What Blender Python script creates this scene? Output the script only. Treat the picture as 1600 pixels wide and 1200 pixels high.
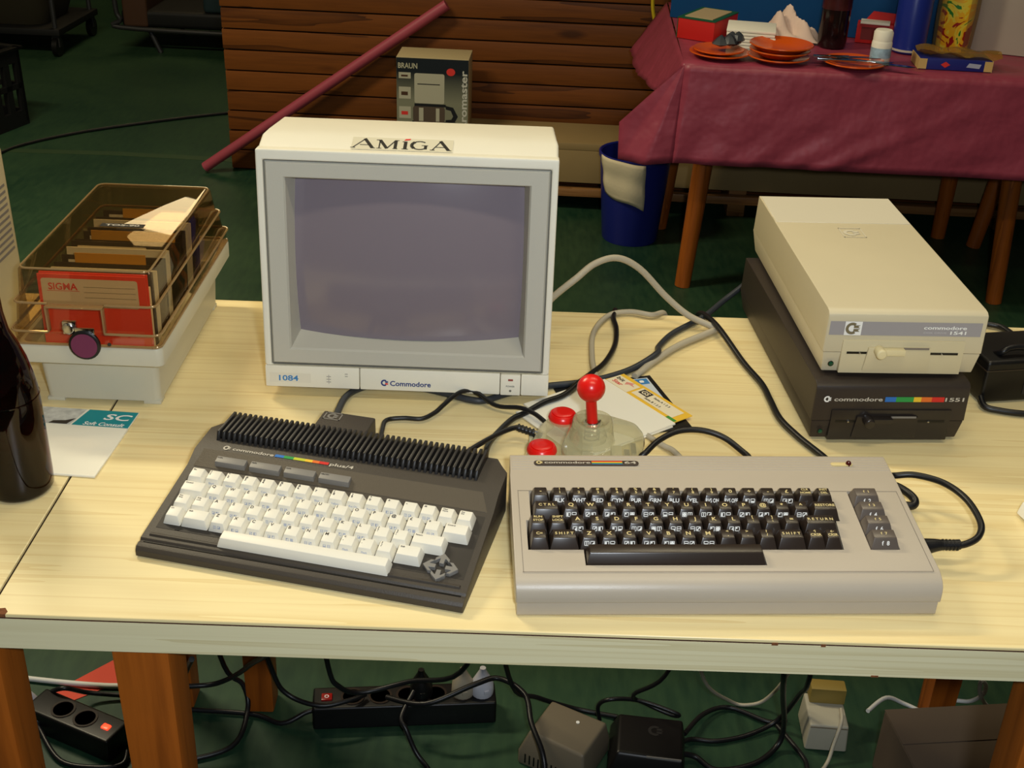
import bpy, bmesh, math, random
from mathutils import Matrix, Vector
random.seed(7)
for o in list(bpy.data.objects): bpy.data.objects.remove(o, do_unlink=True)
SC = bpy.context.scene
COL = SC.collection
R = math.radians
PI = math.pi
T = 0.72                                   # height of the work table

# ------------------------------------------------------------------ camera
cd = bpy.data.cameras.new('camera'); cam = bpy.data.objects.new('camera', cd); COL.objects.link(cam)
F_PX = 1900.16
cd.sensor_fit = 'HORIZONTAL'; cd.sensor_width = 36.0; cd.lens = F_PX / 1600 * 36.0
cd.clip_start = 0.02; cd.clip_end = 60
p, r = R(28.4664), R(2.1603)
fw = Vector((0, math.cos(p), -math.sin(p))); rt = Vector((1, 0, 0)); up = rt.cross(fw)
rt2 = rt * math.cos(r) + up * math.sin(r); up2 = up * math.cos(r) - rt * math.sin(r)
M = Matrix((rt2, up2, -fw)).transposed().to_4x4(); M.translation = Vector((0, 0, T + 0.73473))
cam.matrix_world = M
SC.camera = cam

# ------------------------------------------------------------------ world, lights, exposure
w = bpy.data.worlds.new('world'); SC.world = w; w.use_nodes = True
w.node_tree.nodes['Background'].inputs[0].default_value = (1.0, 0.9, 0.72, 1)
w.node_tree.nodes['Background'].inputs[1].default_value = 0.035
def area(name, loc, size, sy, power, col, rot=(0, 0, 0)):
    l = bpy.data.lights.new(name, 'AREA'); l.shape = 'RECTANGLE'; l.size = size; l.size_y = sy
    l.energy = power; l.color = col
    o = bpy.data.objects.new(name, l); COL.objects.link(o); o.location = loc; o.rotation_euler = rot
    return o
LAMPS = [((0.75, 2.15, 2.74), 0.0, 11.5), ((-0.25, 1.75, 2.74), 0.0, 3.5), ((-1.75, 2.55, 2.74), 0.0, 66), ((0.35, 0.65, 2.74), 0.0, 12)]  # last entry is an added lamp, a warm fill for the fronts
for k, (lc, rz, pw) in enumerate(LAMPS):
    area('tube_light', lc, 1.2, 0.16, pw, (1.0, 0.87, 0.60), (0, 0, rz))
fl = bpy.data.lights.new('camera_flash', 'POINT'); fl.energy = 46; fl.color = (0.86, 0.93, 1.0); fl.shadow_soft_size = 0.03
fo = bpy.data.objects.new('camera_flash', fl); COL.objects.link(fo); fo.location = (0.085, -0.03, T + 0.79)
vs = SC.view_settings
vs.view_transform = 'Standard'; vs.look = 'None'; vs.gamma = 1.0; vs.use_curve_mapping = False
vs.exposure = 0.0

# ------------------------------------------------------------------ materials
def lin(c):
    c = c / 255.0
    return c / 12.92 if c <= 0.04045 else ((c + 0.055) / 1.055) ** 2.4
def rgb(t): return (lin(t[0]), lin(t[1]), lin(t[2]), 1)
MATS = {}
def mat(name, col, rough=0.5, spec=0.4, metal=0.0, bump=0.0, bscale=300.0, var=0.0, vscale=8.0, emit=0.0, coat=0.0, bdist=0.001):
    if name in MATS: return MATS[name]
    m = bpy.data.materials.new(name); m.use_nodes = True; nt = m.node_tree
    b = nt.nodes['Principled BSDF']
    b.inputs['Base Color'].default_value = rgb(col); b.inputs['Roughness'].default_value = rough
    b.inputs['Specular IOR Level'].default_value = spec; b.inputs['Metallic'].default_value = metal
    b.inputs['Coat Weight'].default_value = coat
    if emit:
        b.inputs['Emission Color'].default_value = rgb(col); b.inputs['Emission Strength'].default_value = emit
    tc = nt.nodes.new('ShaderNodeTexCoord')
    if bump:
        n = nt.nodes.new('ShaderNodeTexNoise'); n.inputs['Scale'].default_value = bscale; n.inputs['Detail'].default_value = 3
        nt.links.new(tc.outputs['Object'], n.inputs['Vector'])
        bp = nt.nodes.new('ShaderNodeBump'); bp.inputs['Strength'].default_value = bump; bp.inputs['Distance'].default_value = bdist
        nt.links.new(n.outputs['Fac'], bp.inputs['Height']); nt.links.new(bp.outputs['Normal'], b.inputs['Normal'])
    if var:
        n = nt.nodes.new('ShaderNodeTexNoise'); n.inputs['Scale'].default_value = vscale; n.inputs['Detail'].default_value = 5
        nt.links.new(tc.outputs['Object'], n.inputs['Vector'])
        mr = nt.nodes.new('ShaderNodeMapRange'); mr.inputs[1].default_value = 0.3; mr.inputs[2].default_value = 0.7
        mr.inputs[3].default_value = 1 - var; mr.inputs[4].default_value = 1 + var
        nt.links.new(n.outputs['Fac'], mr.inputs[0])
        mx = nt.nodes.new('ShaderNodeMix'); mx.data_type = 'RGBA'; mx.blend_type = 'MULTIPLY'; mx.inputs[0].default_value = 1
        mx.inputs[6].default_value = rgb(col)
        nt.links.new(mr.outputs[0], mx.inputs[7]); nt.links.new(mx.outputs[2], b.inputs['Base Color'])
    MATS[name] = m
    return m
def wood(name, c0, c1, scale=(1.2, 30, 30), ring=6.0, rough=0.45, spec=0.35, knots=0.0, rnd=0.0, bump=0.0):
    if name in MATS: return MATS[name]
    m = bpy.data.materials.new(name); m.use_nodes = True; nt = m.node_tree; L = nt.links
    b = nt.nodes['Principled BSDF']; b.inputs['Roughness'].default_value = rough; b.inputs['Specular IOR Level'].default_value = spec
    tc = nt.nodes.new('ShaderNodeTexCoord'); mp = nt.nodes.new('ShaderNodeMapping'); mp.inputs['Scale'].default_value = scale
    L.new(tc.outputs['Object'], mp.inputs['Vector'])
    oi = nt.nodes.new('ShaderNodeObjectInfo')
    if rnd:
        sc_ = nt.nodes.new('ShaderNodeMath'); sc_.operation = 'MULTIPLY'; sc_.inputs[1].default_value = 37.0
        L.new(oi.outputs['Random'], sc_.inputs[0])
        cb = nt.nodes.new('ShaderNodeCombineXYZ'); L.new(sc_.outputs[0], cb.inputs[0]); L.new(sc_.outputs[0], cb.inputs[2])
        L.new(cb.outputs[0], mp.inputs['Location'])
    n1 = nt.nodes.new('ShaderNodeTexNoise'); n1.inputs['Scale'].default_value = 1.0; n1.inputs['Detail'].default_value = 2
    n1.inputs['Distortion'].default_value = 0.3
    L.new(mp.outputs[0], n1.inputs['Vector'])
    # growth rings: bands of the stretched noise
    mu = nt.nodes.new('ShaderNodeMath'); mu.operation = 'MULTIPLY'; mu.inputs[1].default_value = ring; L.new(n1.outputs['Fac'], mu.inputs[0])
    fr = nt.nodes.new('ShaderNodeMath'); fr.operation = 'FRACT'; L.new(mu.outputs[0], fr.inputs[0])
    pw = nt.nodes.new('ShaderNodeMath'); pw.operation = 'POWER'; pw.inputs[1].default_value = 3.0; L.new(fr.outputs[0], pw.inputs[0])
    n2 = nt.nodes.new('ShaderNodeTexNoise'); n2.inputs['Scale'].default_value = 6.0; n2.inputs['Detail'].default_value = 4
    L.new(mp.outputs[0], n2.inputs['Vector'])
    ad = nt.nodes.new('ShaderNodeMath'); ad.operation = 'MULTIPLY_ADD'; ad.inputs[1].default_value = 0.55
    L.new(pw.outputs[0], ad.inputs[0])
    s2 = nt.nodes.new('ShaderNodeMath'); s2.operation = 'MULTIPLY'; s2.inputs[1].default_value = 0.55; L.new(n2.outputs['Fac'], s2.inputs[0])
    L.new(s2.outputs[0], ad.inputs[2])
    fac = ad.outputs[0]
    if knots:
        v = nt.nodes.new('ShaderNodeTexVoronoi'); v.inputs['Scale'].default_value = 1.0
        mp2 = nt.nodes.new('ShaderNodeMapping'); mp2.inputs['Scale'].default_value = (2.6, 9, 9); L.new(tc.outputs['Object'], mp2.inputs['Vector'])
        if rnd: L.new(cb.outputs[0], mp2.inputs['Location'])
        L.new(mp2.outputs[0], v.inputs['Vector'])
        kr = nt.nodes.new('ShaderNodeMapRange'); kr.inputs[1].default_value = 0.06; kr.inputs[2].default_value = 0.16
        kr.inputs[3].default_value = knots; kr.inputs[4].default_value = 0
        L.new(v.outputs['Distance'], kr.inputs[0])
        a2 = nt.nodes.new('ShaderNodeMath'); L.new(fac, a2.inputs[0]); L.new(kr.outputs[0], a2.inputs[1]); fac = a2.outputs[0]
    if rnd:
        a3 = nt.nodes.new('ShaderNodeMath'); a3.operation = 'MULTIPLY_ADD'; a3.inputs[1].default_value = rnd
        L.new(oi.outputs['Random'], a3.inputs[0]); L.new(fac, a3.inputs[2]); fac = a3.outputs[0]
    cr = nt.nodes.new('ShaderNodeValToRGB'); cr.color_ramp.elements[0].color = rgb(c0); cr.color_ramp.elements[1].color = rgb(c1)
    cr.color_ramp.elements[0].position = 0.1; cr.color_ramp.elements[1].position = 0.95
    L.new(fac, cr.inputs[0]); L.new(cr.outputs[0], b.inputs['Base Color'])
    if bump:
        bp = nt.nodes.new('ShaderNodeBump'); bp.inputs['Strength'].default_value = bump; bp.inputs['Distance'].default_value = 0.002
        L.new(fac, bp.inputs['Height']); L.new(bp.outputs['Normal'], b.inputs['Normal'])
    MATS[name] = m
    return m
def clear(name, tint, rough=0.03, haze=0.0, hazecol=(200, 195, 165), ior=1.5, gain=1.0):
    if name in MATS: return MATS[name]
    m = bpy.data.materials.new(name); m.use_nodes = True; nt = m.node_tree; L = nt.links
    nt.nodes.remove(nt.nodes['Principled BSDF']); out = nt.nodes['Material Output']
    tr = nt.nodes.new('ShaderNodeBsdfTransparent'); tr.inputs[0].default_value = rgb(tint)
    gl = nt.nodes.new('ShaderNodeBsdfGlossy'); gl.inputs['Roughness'].default_value = rough
    lw = nt.nodes.new('ShaderNodeLayerWeight'); lw.inputs[0].default_value = 0.5      # thin-wall reflectance, same from both sides
    pw = nt.nodes.new('ShaderNodeMath'); pw.operation = 'POWER'; pw.inputs[1].default_value = 5.0; L.new(lw.outputs['Facing'], pw.inputs[0])
    r0 = ((ior-1)/(ior+1))**2
    mg = nt.nodes.new('ShaderNodeMath'); mg.operation = 'MULTIPLY_ADD'; mg.inputs[1].default_value = (1-r0)*gain; mg.inputs[2].default_value = r0*gain; mg.use_clamp = True
    L.new(pw.outputs[0], mg.inputs[0])
    src = tr.outputs[0]
    if haze:
        df = nt.nodes.new('ShaderNodeBsdfDiffuse'); df.inputs[0].default_value = rgb(hazecol)
        mx0 = nt.nodes.new('ShaderNodeMixShader'); mx0.inputs[0].default_value = haze
        L.new(src, mx0.inputs[1]); L.new(df.outputs[0], mx0.inputs[2]); src = mx0.outputs[0]
    mx = nt.nodes.new('ShaderNodeMixShader'); L.new(mg.outputs[0], mx.inputs[0]); L.new(src, mx.inputs[1]); L.new(gl.outputs[0], mx.inputs[2])
    L.new(mx.outputs[0], out.inputs['Surface'])
    MATS[name] = m
    return m

m_laminate = wood('pine_laminate', (240, 223, 170), (224, 200, 142), (1.0, 34, 34), 6.0, 0.34, 0.4)
m_edge = wood('laminate_edge', (232, 223, 184), (210, 196, 150), (0.9, 30, 60), 4.0, 0.4, 0.3)
m_under = mat('table_underside', (70, 52, 34), 0.8)
m_legwood = wood('stained_leg_wood', (172, 92, 26), (118, 58, 12), (40, 40, 2), 3.0, 0.45, 0.35)
m_line = mat('dark_joint', (70, 40, 26), 0.8)
m_chip = mat('chipped_board', (120, 72, 40), 0.9, var=0.3, vscale=300)
m_plank = wood('wall_plank_wood', (120, 68, 24), (66, 34, 10), (1.2, 20, 20), 2.5, 0.5, 0.25, knots=0.5, rnd=0.25)
m_gap = mat('plank_gap', (18, 10, 6), 0.9)
m_cream = mat('monitor_cream', (233, 229, 212), 0.45, 0.35, bump=0.12, bscale=900, var=0.025, vscale=12)
m_bezel = mat('bezel_grey', (190, 187, 174), 0.45, 0.35, bump=0.12, bscale=900)
m_groove = mat('groove_grey', (112, 110, 100), 0.6)
m_crt = mat('crt_phosphor', (130, 120, 128), 0.16, 0.55)
m_breadbin = mat('computer_taupe', (178, 167, 150), 0.36, 0.4, bump=0.1, bscale=900, var=0.02, vscale=10)
m_taupe_dark = mat('taupe_groove', (126, 117, 106), 0.6)
m_keydark = mat('key_dark_brown', (46, 37, 31), 0.28, 0.5)
m_keyfn = mat('key_taupe_grey', (92, 83, 76), 0.3, 0.5)
m_well = mat('keyboard_well', (20, 16, 14), 0.7)
m_char = mat('charcoal_plastic', (62, 56, 49), 0.5, 0.35, bump=0.25, bscale=700)
m_fin = mat('fin_black', (38, 36, 35), 0.45, 0.35)
m_keywhite = mat('key_cream_white', (228, 224, 210), 0.38, 0.4)
m_keygrey = mat('key_grey', (122, 119, 114), 0.42, 0.4)
m_drive = mat('drive_beige', (206, 195, 164), 0.42, 0.35, bump=0.12, bscale=900, var=0.02, vscale=10)
m_drive_front = mat('drive_face_cream', (208, 196, 160), 0.42, 0.35)
m_drive_rear = mat('drive_rear_plate', (212, 205, 184), 0.45, 0.35)
m_band = mat('badge_lavender', (158, 154, 156), 0.5)
m_drivedark = mat('drive_charcoal', (52, 44, 38), 0.45, 0.35, bump=0.2, bscale=700)
m_drivedark2 = mat('drive_charcoal_gloss', (40, 35, 32), 0.25, 0.45)
m_black = mat('black_plastic', (13, 12, 12), 0.4, 0.4)
m_rubber = mat('black_cable', (20, 20, 22), 0.38, 0.4)
m_bluecable = mat('slate_cable', (48, 52, 58), 0.45, 0.4)
m_greycable = mat('grey_cable', (178, 170, 150), 0.5, 0.3)
m_whitecable = mat('white_cable', (205, 205, 200), 0.5, 0.3)
m_white = mat('white_print', (240, 240, 236), 0.6, 0.2)
m_silver = mat('silver_print', (190, 184, 172), 0.4, 0.5)
m_gold = mat('gold_print', (214, 196, 140), 0.4, 0.5)
m_ink = mat('brown_ink', (52, 44, 38), 0.6)
m_palebl = mat('pale_blue_ink', (168, 176, 196), 0.6)
m_blueink = mat('blue_ink', (40, 58, 120), 0.6)
m_blue2 = mat('bright_blue_ink', (60, 130, 190), 0.6)
m_red = mat('red_plastic', (226, 26, 20), 0.28, 0.5)
m_redink = mat('red_ink', (214, 52, 44), 0.6)
m_metal = mat('chrome', (200, 200, 200), 0.15, 0.5, 1.0)
m_boxgrey = mat('box_pale_grey', (198, 194, 174), 0.45, 0.35, bump=0.1, bscale=600)
m_smoke = clear('smoked_lid', (245, 234, 212), 0.02, 0.035, (150, 118, 76), 1.45, 1.5)
m_amber = clear('amber_glass', (148, 78, 26), 0.03, 0.0, ior=1.5)
m_joyclear = clear('clear_plastic', (250, 249, 240), 0.06, 0.34, (222, 217, 176), 1.45, 1.6)
m_paper = mat('white_paper', (240, 236, 220), 0.7, 0.2, bump=0.1, bscale=200)
m_floppy = mat('floppy_black', (22, 21, 22), 0.4, 0.4)
m_teal = mat('teal_print', (0, 140, 150), 0.5)
m_yellow = mat('yellow_print', (244, 196, 60), 0.5)
m_labelc = mat('label_cream', (240, 228, 196), 0.6)
m_greenink = mat('green_ink', (70, 150, 60), 0.5)
m_sigma = mat('salmon_red_paper', (230, 62, 50), 0.55)
m_purple = mat('purple_plum', (112, 46, 78), 0.5)
m_cloth = mat('plum_paper_cloth', (144, 58, 76), 0.42, 0.35, bump=0.9, bscale=8, var=0.06, vscale=14, bdist=.014)
m_tube = mat('plum_tube', (150, 62, 76), 0.5)
m_orange = mat('orange_ceramic', (206, 84, 20), 0.2, 0.5)
m_bin = mat('blue_bin_plastic', (28, 36, 120), 0.35, 0.4)
m_bluemat = mat('blue_wall_paint', (14, 68, 118), 0.6, 0.2, var=0.05)
m_palewall = mat('pale_wall_paint', (170, 158, 146), 0.7, 0.2, var=0.03)
m_bench = mat('bench_beige', (142, 120, 80), 0.6, 0.2, var=0.06, vscale=5)
m_strip = wood('bench_rail_wood', (150, 108, 62), (112, 74, 40), (2, 30, 30))
m_towel = mat('cream_towel', (220, 206, 172), 0.9, 0.1, bump=0.6, bscale=120)
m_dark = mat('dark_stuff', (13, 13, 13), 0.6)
m_brown = mat('brown_pad', (70, 44, 26), 0.8)
m_carton = mat('brown_carton', (88, 74, 60), 0.8)
RAIN = [mat('rain_blue', (40, 110, 190), .5), mat('rain_green', (40, 150, 70), .5), mat('rain_lime', (190, 196, 50), .5),
        mat('rain_yellow', (232, 190, 50), .5), mat('rain_orange', (222, 110, 40), .5), mat('rain_red', (206, 40, 34), .5)]

# ------------------------------------------------------------------ geometry helpers
_font = {}
def text_geo(s):
    if s in _font: return _font[s]
    c = bpy.data.curves.new('t', 'FONT'); c.body = s; c.size = 1.0; c.resolution_u = 3; c.offset = 0.022
    o = bpy.data.objects.new('t', c); COL.objects.link(o)
    dg = bpy.context.evaluated_depsgraph_get()
    me = bpy.data.meshes.new_from_object(o.evaluated_get(dg))
    vs_ = [(v.co.x, v.co.y) for v in me.vertices]; fs = [tuple(f.vertices) for f in me.polygons]
    bpy.data.objects.remove(o, do_unlink=True); bpy.data.curves.remove(c); bpy.data.meshes.remove(me)
    if not vs_: vs_ = [(0, 0)]
    x0 = min(v[0] for v in vs_); x1 = max(v[0] for v in vs_); y0 = min(v[1] for v in vs_); y1 = max(v[1] for v in vs_)
    _font[s] = (vs_, fs, x0, x1, y0, y1)
    return _font[s]
def rrect(x0, x1, y0, y1, rad, n=4):
    pts = []
    for cx, cy, a0 in ((x1 - rad, y0 + rad, -90), (x1 - rad, y1 - rad, 0), (x0 + rad, y1 - rad, 90), (x0 + rad, y0 + rad, 180)):
        for k in range(n + 1):
            a = R(a0 + 90 * k / n); pts.append((cx + rad * math.cos(a), cy + rad * math.sin(a)))
    return pts
class G:
    def __init__(s): s.v = []; s.f = []; s.m = []; s.mi = 0
    def add(s, vs_, fs, mi=None):
        b = len(s.v); s.v += [tuple(v) for v in vs_]
        for f in fs: s.f.append(tuple(b + i for i in f)); s.m.append(s.mi if mi is None else mi)
        return s
    def box(s, x0, x1, y0, y1, z0, z1, mi=None):
        return s.add([(x0,y0,z0),(x1,y0,z0),(x1,y1,z0),(x0,y1,z0),(x0,y0,z1),(x1,y0,z1),(x1,y1,z1),(x0,y1,z1)],
              [(0,3,2,1),(4,5,6,7),(0,1,5,4),(1,2,6,5),(2,3,7,6),(3,0,4,7)], mi)
    def frustum(s, b, z0, t, z1, mi=None):
        return s.add([(b[0],b[2],z0),(b[1],b[2],z0),(b[1],b[3],z0),(b[0],b[3],z0),(t[0],t[2],z1),(t[1],t[2],z1),(t[1],t[3],z1),(t[0],t[3],z1)],
              [(0,3,2,1),(4,5,6,7),(0,1,5,4),(1,2,6,5),(2,3,7,6),(3,0,4,7)], mi)
    def loft(s, rings, cap=True, mi=None, closed=True):
        n = len(rings[0]); vs_ = [v for r_ in rings for v in r_]; fs = []
        for k in range(len(rings) - 1):
            for i in range(n if closed else n - 1):
                j = (i + 1) % n
                fs.append((k*n+i, k*n+j, (k+1)*n+j, (k+1)*n+i))
        if cap: fs.append(tuple(range(n-1, -1, -1))); fs.append(tuple((len(rings)-1)*n + i for i in range(n)))
        return s.add(vs_, fs, mi)
    def prism(s, poly, a, b, axis='z', mi=None):
        if axis == 'z': rr = [[(p_[0], p_[1], q) for p_ in poly] for q in (a, b)]
        elif axis == 'x': rr = [[(q, p_[0], p_[1]) for p_ in poly] for q in (a, b)]
        else: rr = [[(p_[0], q, p_[1]) for p_ in poly] for q in (b, a)]
        return s.loft(rr, True, mi)
    def lathe(s, prof, n=24, c=(0,0,0), cap=True, mi=None, axis='z'):
        rings = []
        for rad, z in prof:
            ring = []
            for i in range(n):
                a = 2*PI*i/n; x, y = rad*math.cos(a), rad*math.sin(a)
                ring.append((c[0]+x, c[1]+y, c[2]+z) if axis == 'z' else ((c[0]+x, c[1]-z, c[2]+y) if axis == 'y' else (c[0]+z, c[1]+x, c[2]+y)))
            rings.append(ring)
        return s.loft(rings, cap, mi)
    def tube(s, path, rad, n=8, mi=None, sub=6, cap=True):
        P_ = [Vector(q) for q in path]
        if sub > 1 and len(P_) > 2:
            out = []
            for i in range(len(P_) - 1):
                p0 = P_[max(i-1, 0)]; p1 = P_[i]; p2 = P_[i+1]; p3 = P_[min(i+2, len(P_)-1)]
                for k in range(sub):
                    t = k / sub
                    out.append(0.5*((2*p1)+(-p0+p2)*t+(2*p0-5*p1+4*p2-p3)*t*t+(-p0+3*p1-3*p2+p3)*t*t*t))
            out.append(P_[-1]); P_ = out
        rings = []; nrm = None
        for i, q in enumerate(P_):
            d = (P_[min(i+1, len(P_)-1)] - P_[max(i-1, 0)])
            d = d.normalized() if d.length > 1e-9 else Vector((0, 0, 1))
            if nrm is None: nrm = d.orthogonal().normalized()
            else:
                nrm = nrm - d * nrm.dot(d); nrm = nrm.normalized() if nrm.length > 1e-6 else d.orthogonal().normalized()
            bi = d.cross(nrm); rr = rad(i / (len(P_)-1)) if callable(rad) else rad
            rings.append([tuple(q + (nrm*math.cos(2*PI*k/n) + bi*math.sin(2*PI*k/n))*rr) for k in range(n)])
        return s.loft(rings, cap, mi)
    def quad(s, a, b, c, d, mi=None): return s.add([a, b, c, d], [(0, 1, 2, 3)], mi)
    def plate(s, poly, o, xd, yd, mi=None, th=0.0):
        """flat polygon (x,y) laid in the plane o + x*xd + y*yd"""
        o, xd, yd = Vector(o), Vector(xd), Vector(yd)
        vs_ = [tuple(o + xd*q[0] + yd*q[1]) for q in poly]
        return s.add(vs_, [tuple(range(len(poly)))], mi)
    def text(s, st, o, xd, yd, h, width=None, align='c', mi=None, maxw=None):
        vs_, fs, x0, x1, y0, y1 = text_geo(st)
        sy = h / 0.729; sx = sy
        if width: sx = width / max(1e-6, x1 - x0)
        elif maxw and (x1-x0)*sx > maxw: sx = maxw/(x1-x0)
        o, xd, yd = Vector(o), Vector(xd), Vector(yd)
        off = -(x0+x1)/2 if align == 'c' else (-x0 if align == 'l' else -x1)
        yo = -0.729/2
        s.add([tuple(o + xd*((q[0]+off)*sx) + yd*((q[1]+yo)*sy)) for q in vs_], fs, mi)
        return s
    def emblem(s, o, xd, yd, size, mi=None, mi2=None):
        """round C with two swallow-tailed flags"""
        n = 18; po = []; pi_ = []
        for k in range(n + 1):
            a = R(52 + (308-52)*k/n); po.append((0.5*math.cos(a), 0.5*math.sin(a))); pi_.append((0.27*math.cos(a), 0.27*math.sin(a)))
        o, xd, yd = Vector(o), Vector(xd), Vector(yd)
        f = lambda q: tuple(o + xd*(q[0]*size) + yd*(q[1]*size))
        s.add([f(q) for q in po + pi_], [(k, k+1, n+1+k+1, n+1+k) for k in range(n)], mi)
        s.add([f(q) for q in ((0.12, 0.03), (0.62, 0.03), (0.46, 0.15), (0.62, 0.27), (0.12, 0.27))], [(0,1,2), (0,2,4), (4,2,3)], mi)
        s.add([f(q) for q in ((0.12, -0.03), (0.62, -0.03), (0.46, -0.15), (0.62, -0.27), (0.12, -0.27))], [(1,0,2), (2,0,4), (2,4,3)], mi if mi2 is None else mi2)
        return s
    def mesh(s, name, mats, bevel=0.0, seg=2, smooth=38, angle=30):
        me = bpy.data.meshes.new(name); me.from_pydata(s.v, [], s.f)
        mats = mats if isinstance(mats, (list, tuple)) else [mats]
        for m_ in mats: me.materials.append(m_)
        for pl, k in zip(me.polygons, s.m): pl.material_index = k
        bm = bmesh.new(); bm.from_mesh(me)
        if bevel:
            es = [e for e in bm.edges if len(e.link_faces) == 2 and e.calc_face_angle(0) > R(angle)]
            bmesh.ops.bevel(bm, geom=es, offset=bevel, segments=seg, profile=0.6, affect='EDGES', clamp_overlap=True)
        bmesh.ops.recalc_face_normals(bm, faces=bm.faces) if s._solid() else None
        bm.to_mesh(me); bm.free()
        if smooth:
            me.polygons.foreach_set('use_smooth', [True]*len(me.polygons)); me.set_sharp_from_angle(angle=R(smooth))
        me.update()
        return me
    def _solid(s): return not getattr(s, 'flat', False)
    def build(s, name, mats, parent=None, bevel=0.0, seg=2, smooth=38, loc=(0,0,0), rot=(0,0,0), angle=30):
        me = s.mesh(name, mats, bevel, seg, smooth, angle)
        return link(name, me, parent, loc, rot)
def FG():
    g = G(); g.flat = True; return g
def link(name, me, parent=None, loc=(0,0,0), rot=(0,0,0)):
    o = bpy.data.objects.new(name, me); COL.objects.link(o); o.parent = parent
    o.location = loc; o.rotation_euler = rot
    return o
def tag(o, label, cat, group=None, kind=None):
    o['label'] = label; o['category'] = cat
    if group: o['group'] = group
    if kind: o['kind'] = kind
    return o
def thing(name, label, cat, loc=(0,0,0), rotz=0.0, group=None, rot=None):
    o = bpy.data.objects.new(name, None); COL.objects.link(o); o.empty_display_size = 0.05
    o.location = loc; o.rotation_euler = rot if rot else (0, 0, rotz)
    return tag(o, label, cat, group)
def struct(o):
    o['kind'] = 'structure'; return o
def boolean(o, cutter):
    m_ = o.modifiers.new('cut', 'BOOLEAN'); m_.operation = 'DIFFERENCE'; m_.solver = 'EXACT'; m_.object = cutter
    bpy.context.view_layer.update()
    dg = bpy.context.evaluated_depsgraph_get()
    me = bpy.data.meshes.new_from_object(o.evaluated_get(dg))
    o.modifiers.clear(); old = o.data; nm = old.name; o.data = me; me.name = nm + '_cut'
    bpy.data.objects.remove(cutter, do_unlink=True)
    me.polygons.foreach_set('use_smooth', [True]*len(me.polygons)); me.set_sharp_from_angle(angle=R(38))
X, Y, Z = (1,0,0), (0,1,0), (0,0,1)

# background frame (the room stands turned by -2.4 degrees to the table)
BA = R(-2.4)
def bg(lx, ly, z=0.0):
    return (lx*math.cos(BA) - ly*math.sin(BA), 4.2 + lx*math.sin(BA) + ly*math.cos(BA), z)

# ================================================================== SETTING
def floor_mat():
    m = bpy.data.materials.new('green_linoleum'); m.use_nodes = True; nt = m.node_tree; L = nt.links
    b = nt.nodes['Principled BSDF']; b.inputs['Roughness'].default_value = 0.42; b.inputs['Specular IOR Level'].default_value = 0.35
    tc = nt.nodes.new('ShaderNodeTexCoord')
    n = nt.nodes.new('ShaderNodeTexNoise'); n.inputs['Scale'].default_value = 1.1; n.inputs['Detail'].default_value = 6; n.inputs['Roughness'].default_value = 0.62
    L.new(tc.outputs['Object'], n.inputs['Vector'])
    mp = nt.nodes.new('ShaderNodeMapping'); mp.inputs['Scale'].default_value = (60, 14, 1); L.new(tc.outputs['Object'], mp.inputs['Vector'])
    n2 = nt.nodes.new('ShaderNodeTexNoise'); n2.inputs['Scale'].default_value = 1.0; n2.inputs['Detail'].default_value = 4; L.new(mp.outputs[0], n2.inputs['Vector'])
    ma = nt.nodes.new('ShaderNodeMath'); ma.operation = 'MULTIPLY_ADD'; ma.inputs[1].default_value = 0.45; L.new(n2.outputs['Fac'], ma.inputs[0]); L.new(n.outputs['Fac'], ma.inputs[2])
    cr = nt.nodes.new('ShaderNodeValToRGB'); cr.color_ramp.elements[0].position = 0.5; cr.color_ramp.elements[1].position = 0.95
    cr.color_ramp.elements[0].color = rgb((14, 46, 34)); cr.color_ramp.elements[1].color = rgb((52, 78, 52))
    L.new(ma.outputs[0], cr.inputs[0]); L.new(cr.outputs[0], b.inputs['Base Color'])
    return m
f = G(); f.box(-5, 4.5, -2.5, 9.5, -0.05, 0)
floor = struct(f.build('floor', floor_mat(), smooth=0))
tag(floor, 'dark green mottled linoleum floor', 'floor')
# worn yellowish joint strip across the linoleum
g = G(); top_ = [(-2.3, .085), (-1.9, .10), (-1.5, .125), (-1.12, .12), (-.9, .11)]
g.prism([bg(a, b)[:2] for a, b in top_] + [bg(a, b - .045)[:2] for a, b in reversed(top_)], 0.0002, 0.0012)
g.build('floor_joint_strip', mat('worn_strip', (50, 70, 46), 0.4), floor, smooth=0)
# plank wall
wall = thing('wall_back', 'brown wall of horizontal knotty wooden planks', 'wall', bg(0, 0), BA); wall['kind'] = 'structure'
g = G(); g.box(-1.035, 2.4, 0.018, 0.10, 0, 2.9); g.build('backing_board', m_gap, wall, smooth=0)
PH = 0.0715
me_pl = None
for k in range(40):
    if me_pl is None:
        g = G(); g.box(0, 3.44, 0, 0.02, 0, PH - 0.005); me_pl = g.mesh('plank', m_plank, 0.0035, 2)
    link('plank', me_pl, wall, (-1.045 - 0.006*random.random(), 0.003*random.random(), 0.004 + k*PH))
g = G(); g.box(-1.047, -1.033, 0.02, 0.10, 0, 2.9); g.build('end_board', m_plank, wall, smooth=0)
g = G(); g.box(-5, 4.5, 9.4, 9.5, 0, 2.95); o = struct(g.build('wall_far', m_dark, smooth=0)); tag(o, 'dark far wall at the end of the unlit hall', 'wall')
g = G(); g.box(-5, 4.5, -2.5, 9.5, 2.95, 3.0); o = struct(g.build('ceiling', mat('ceiling_paint', (150, 142, 122), 0.8), smooth=0)); tag(o, 'plain pale ceiling above the hall', 'ceiling')
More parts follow.
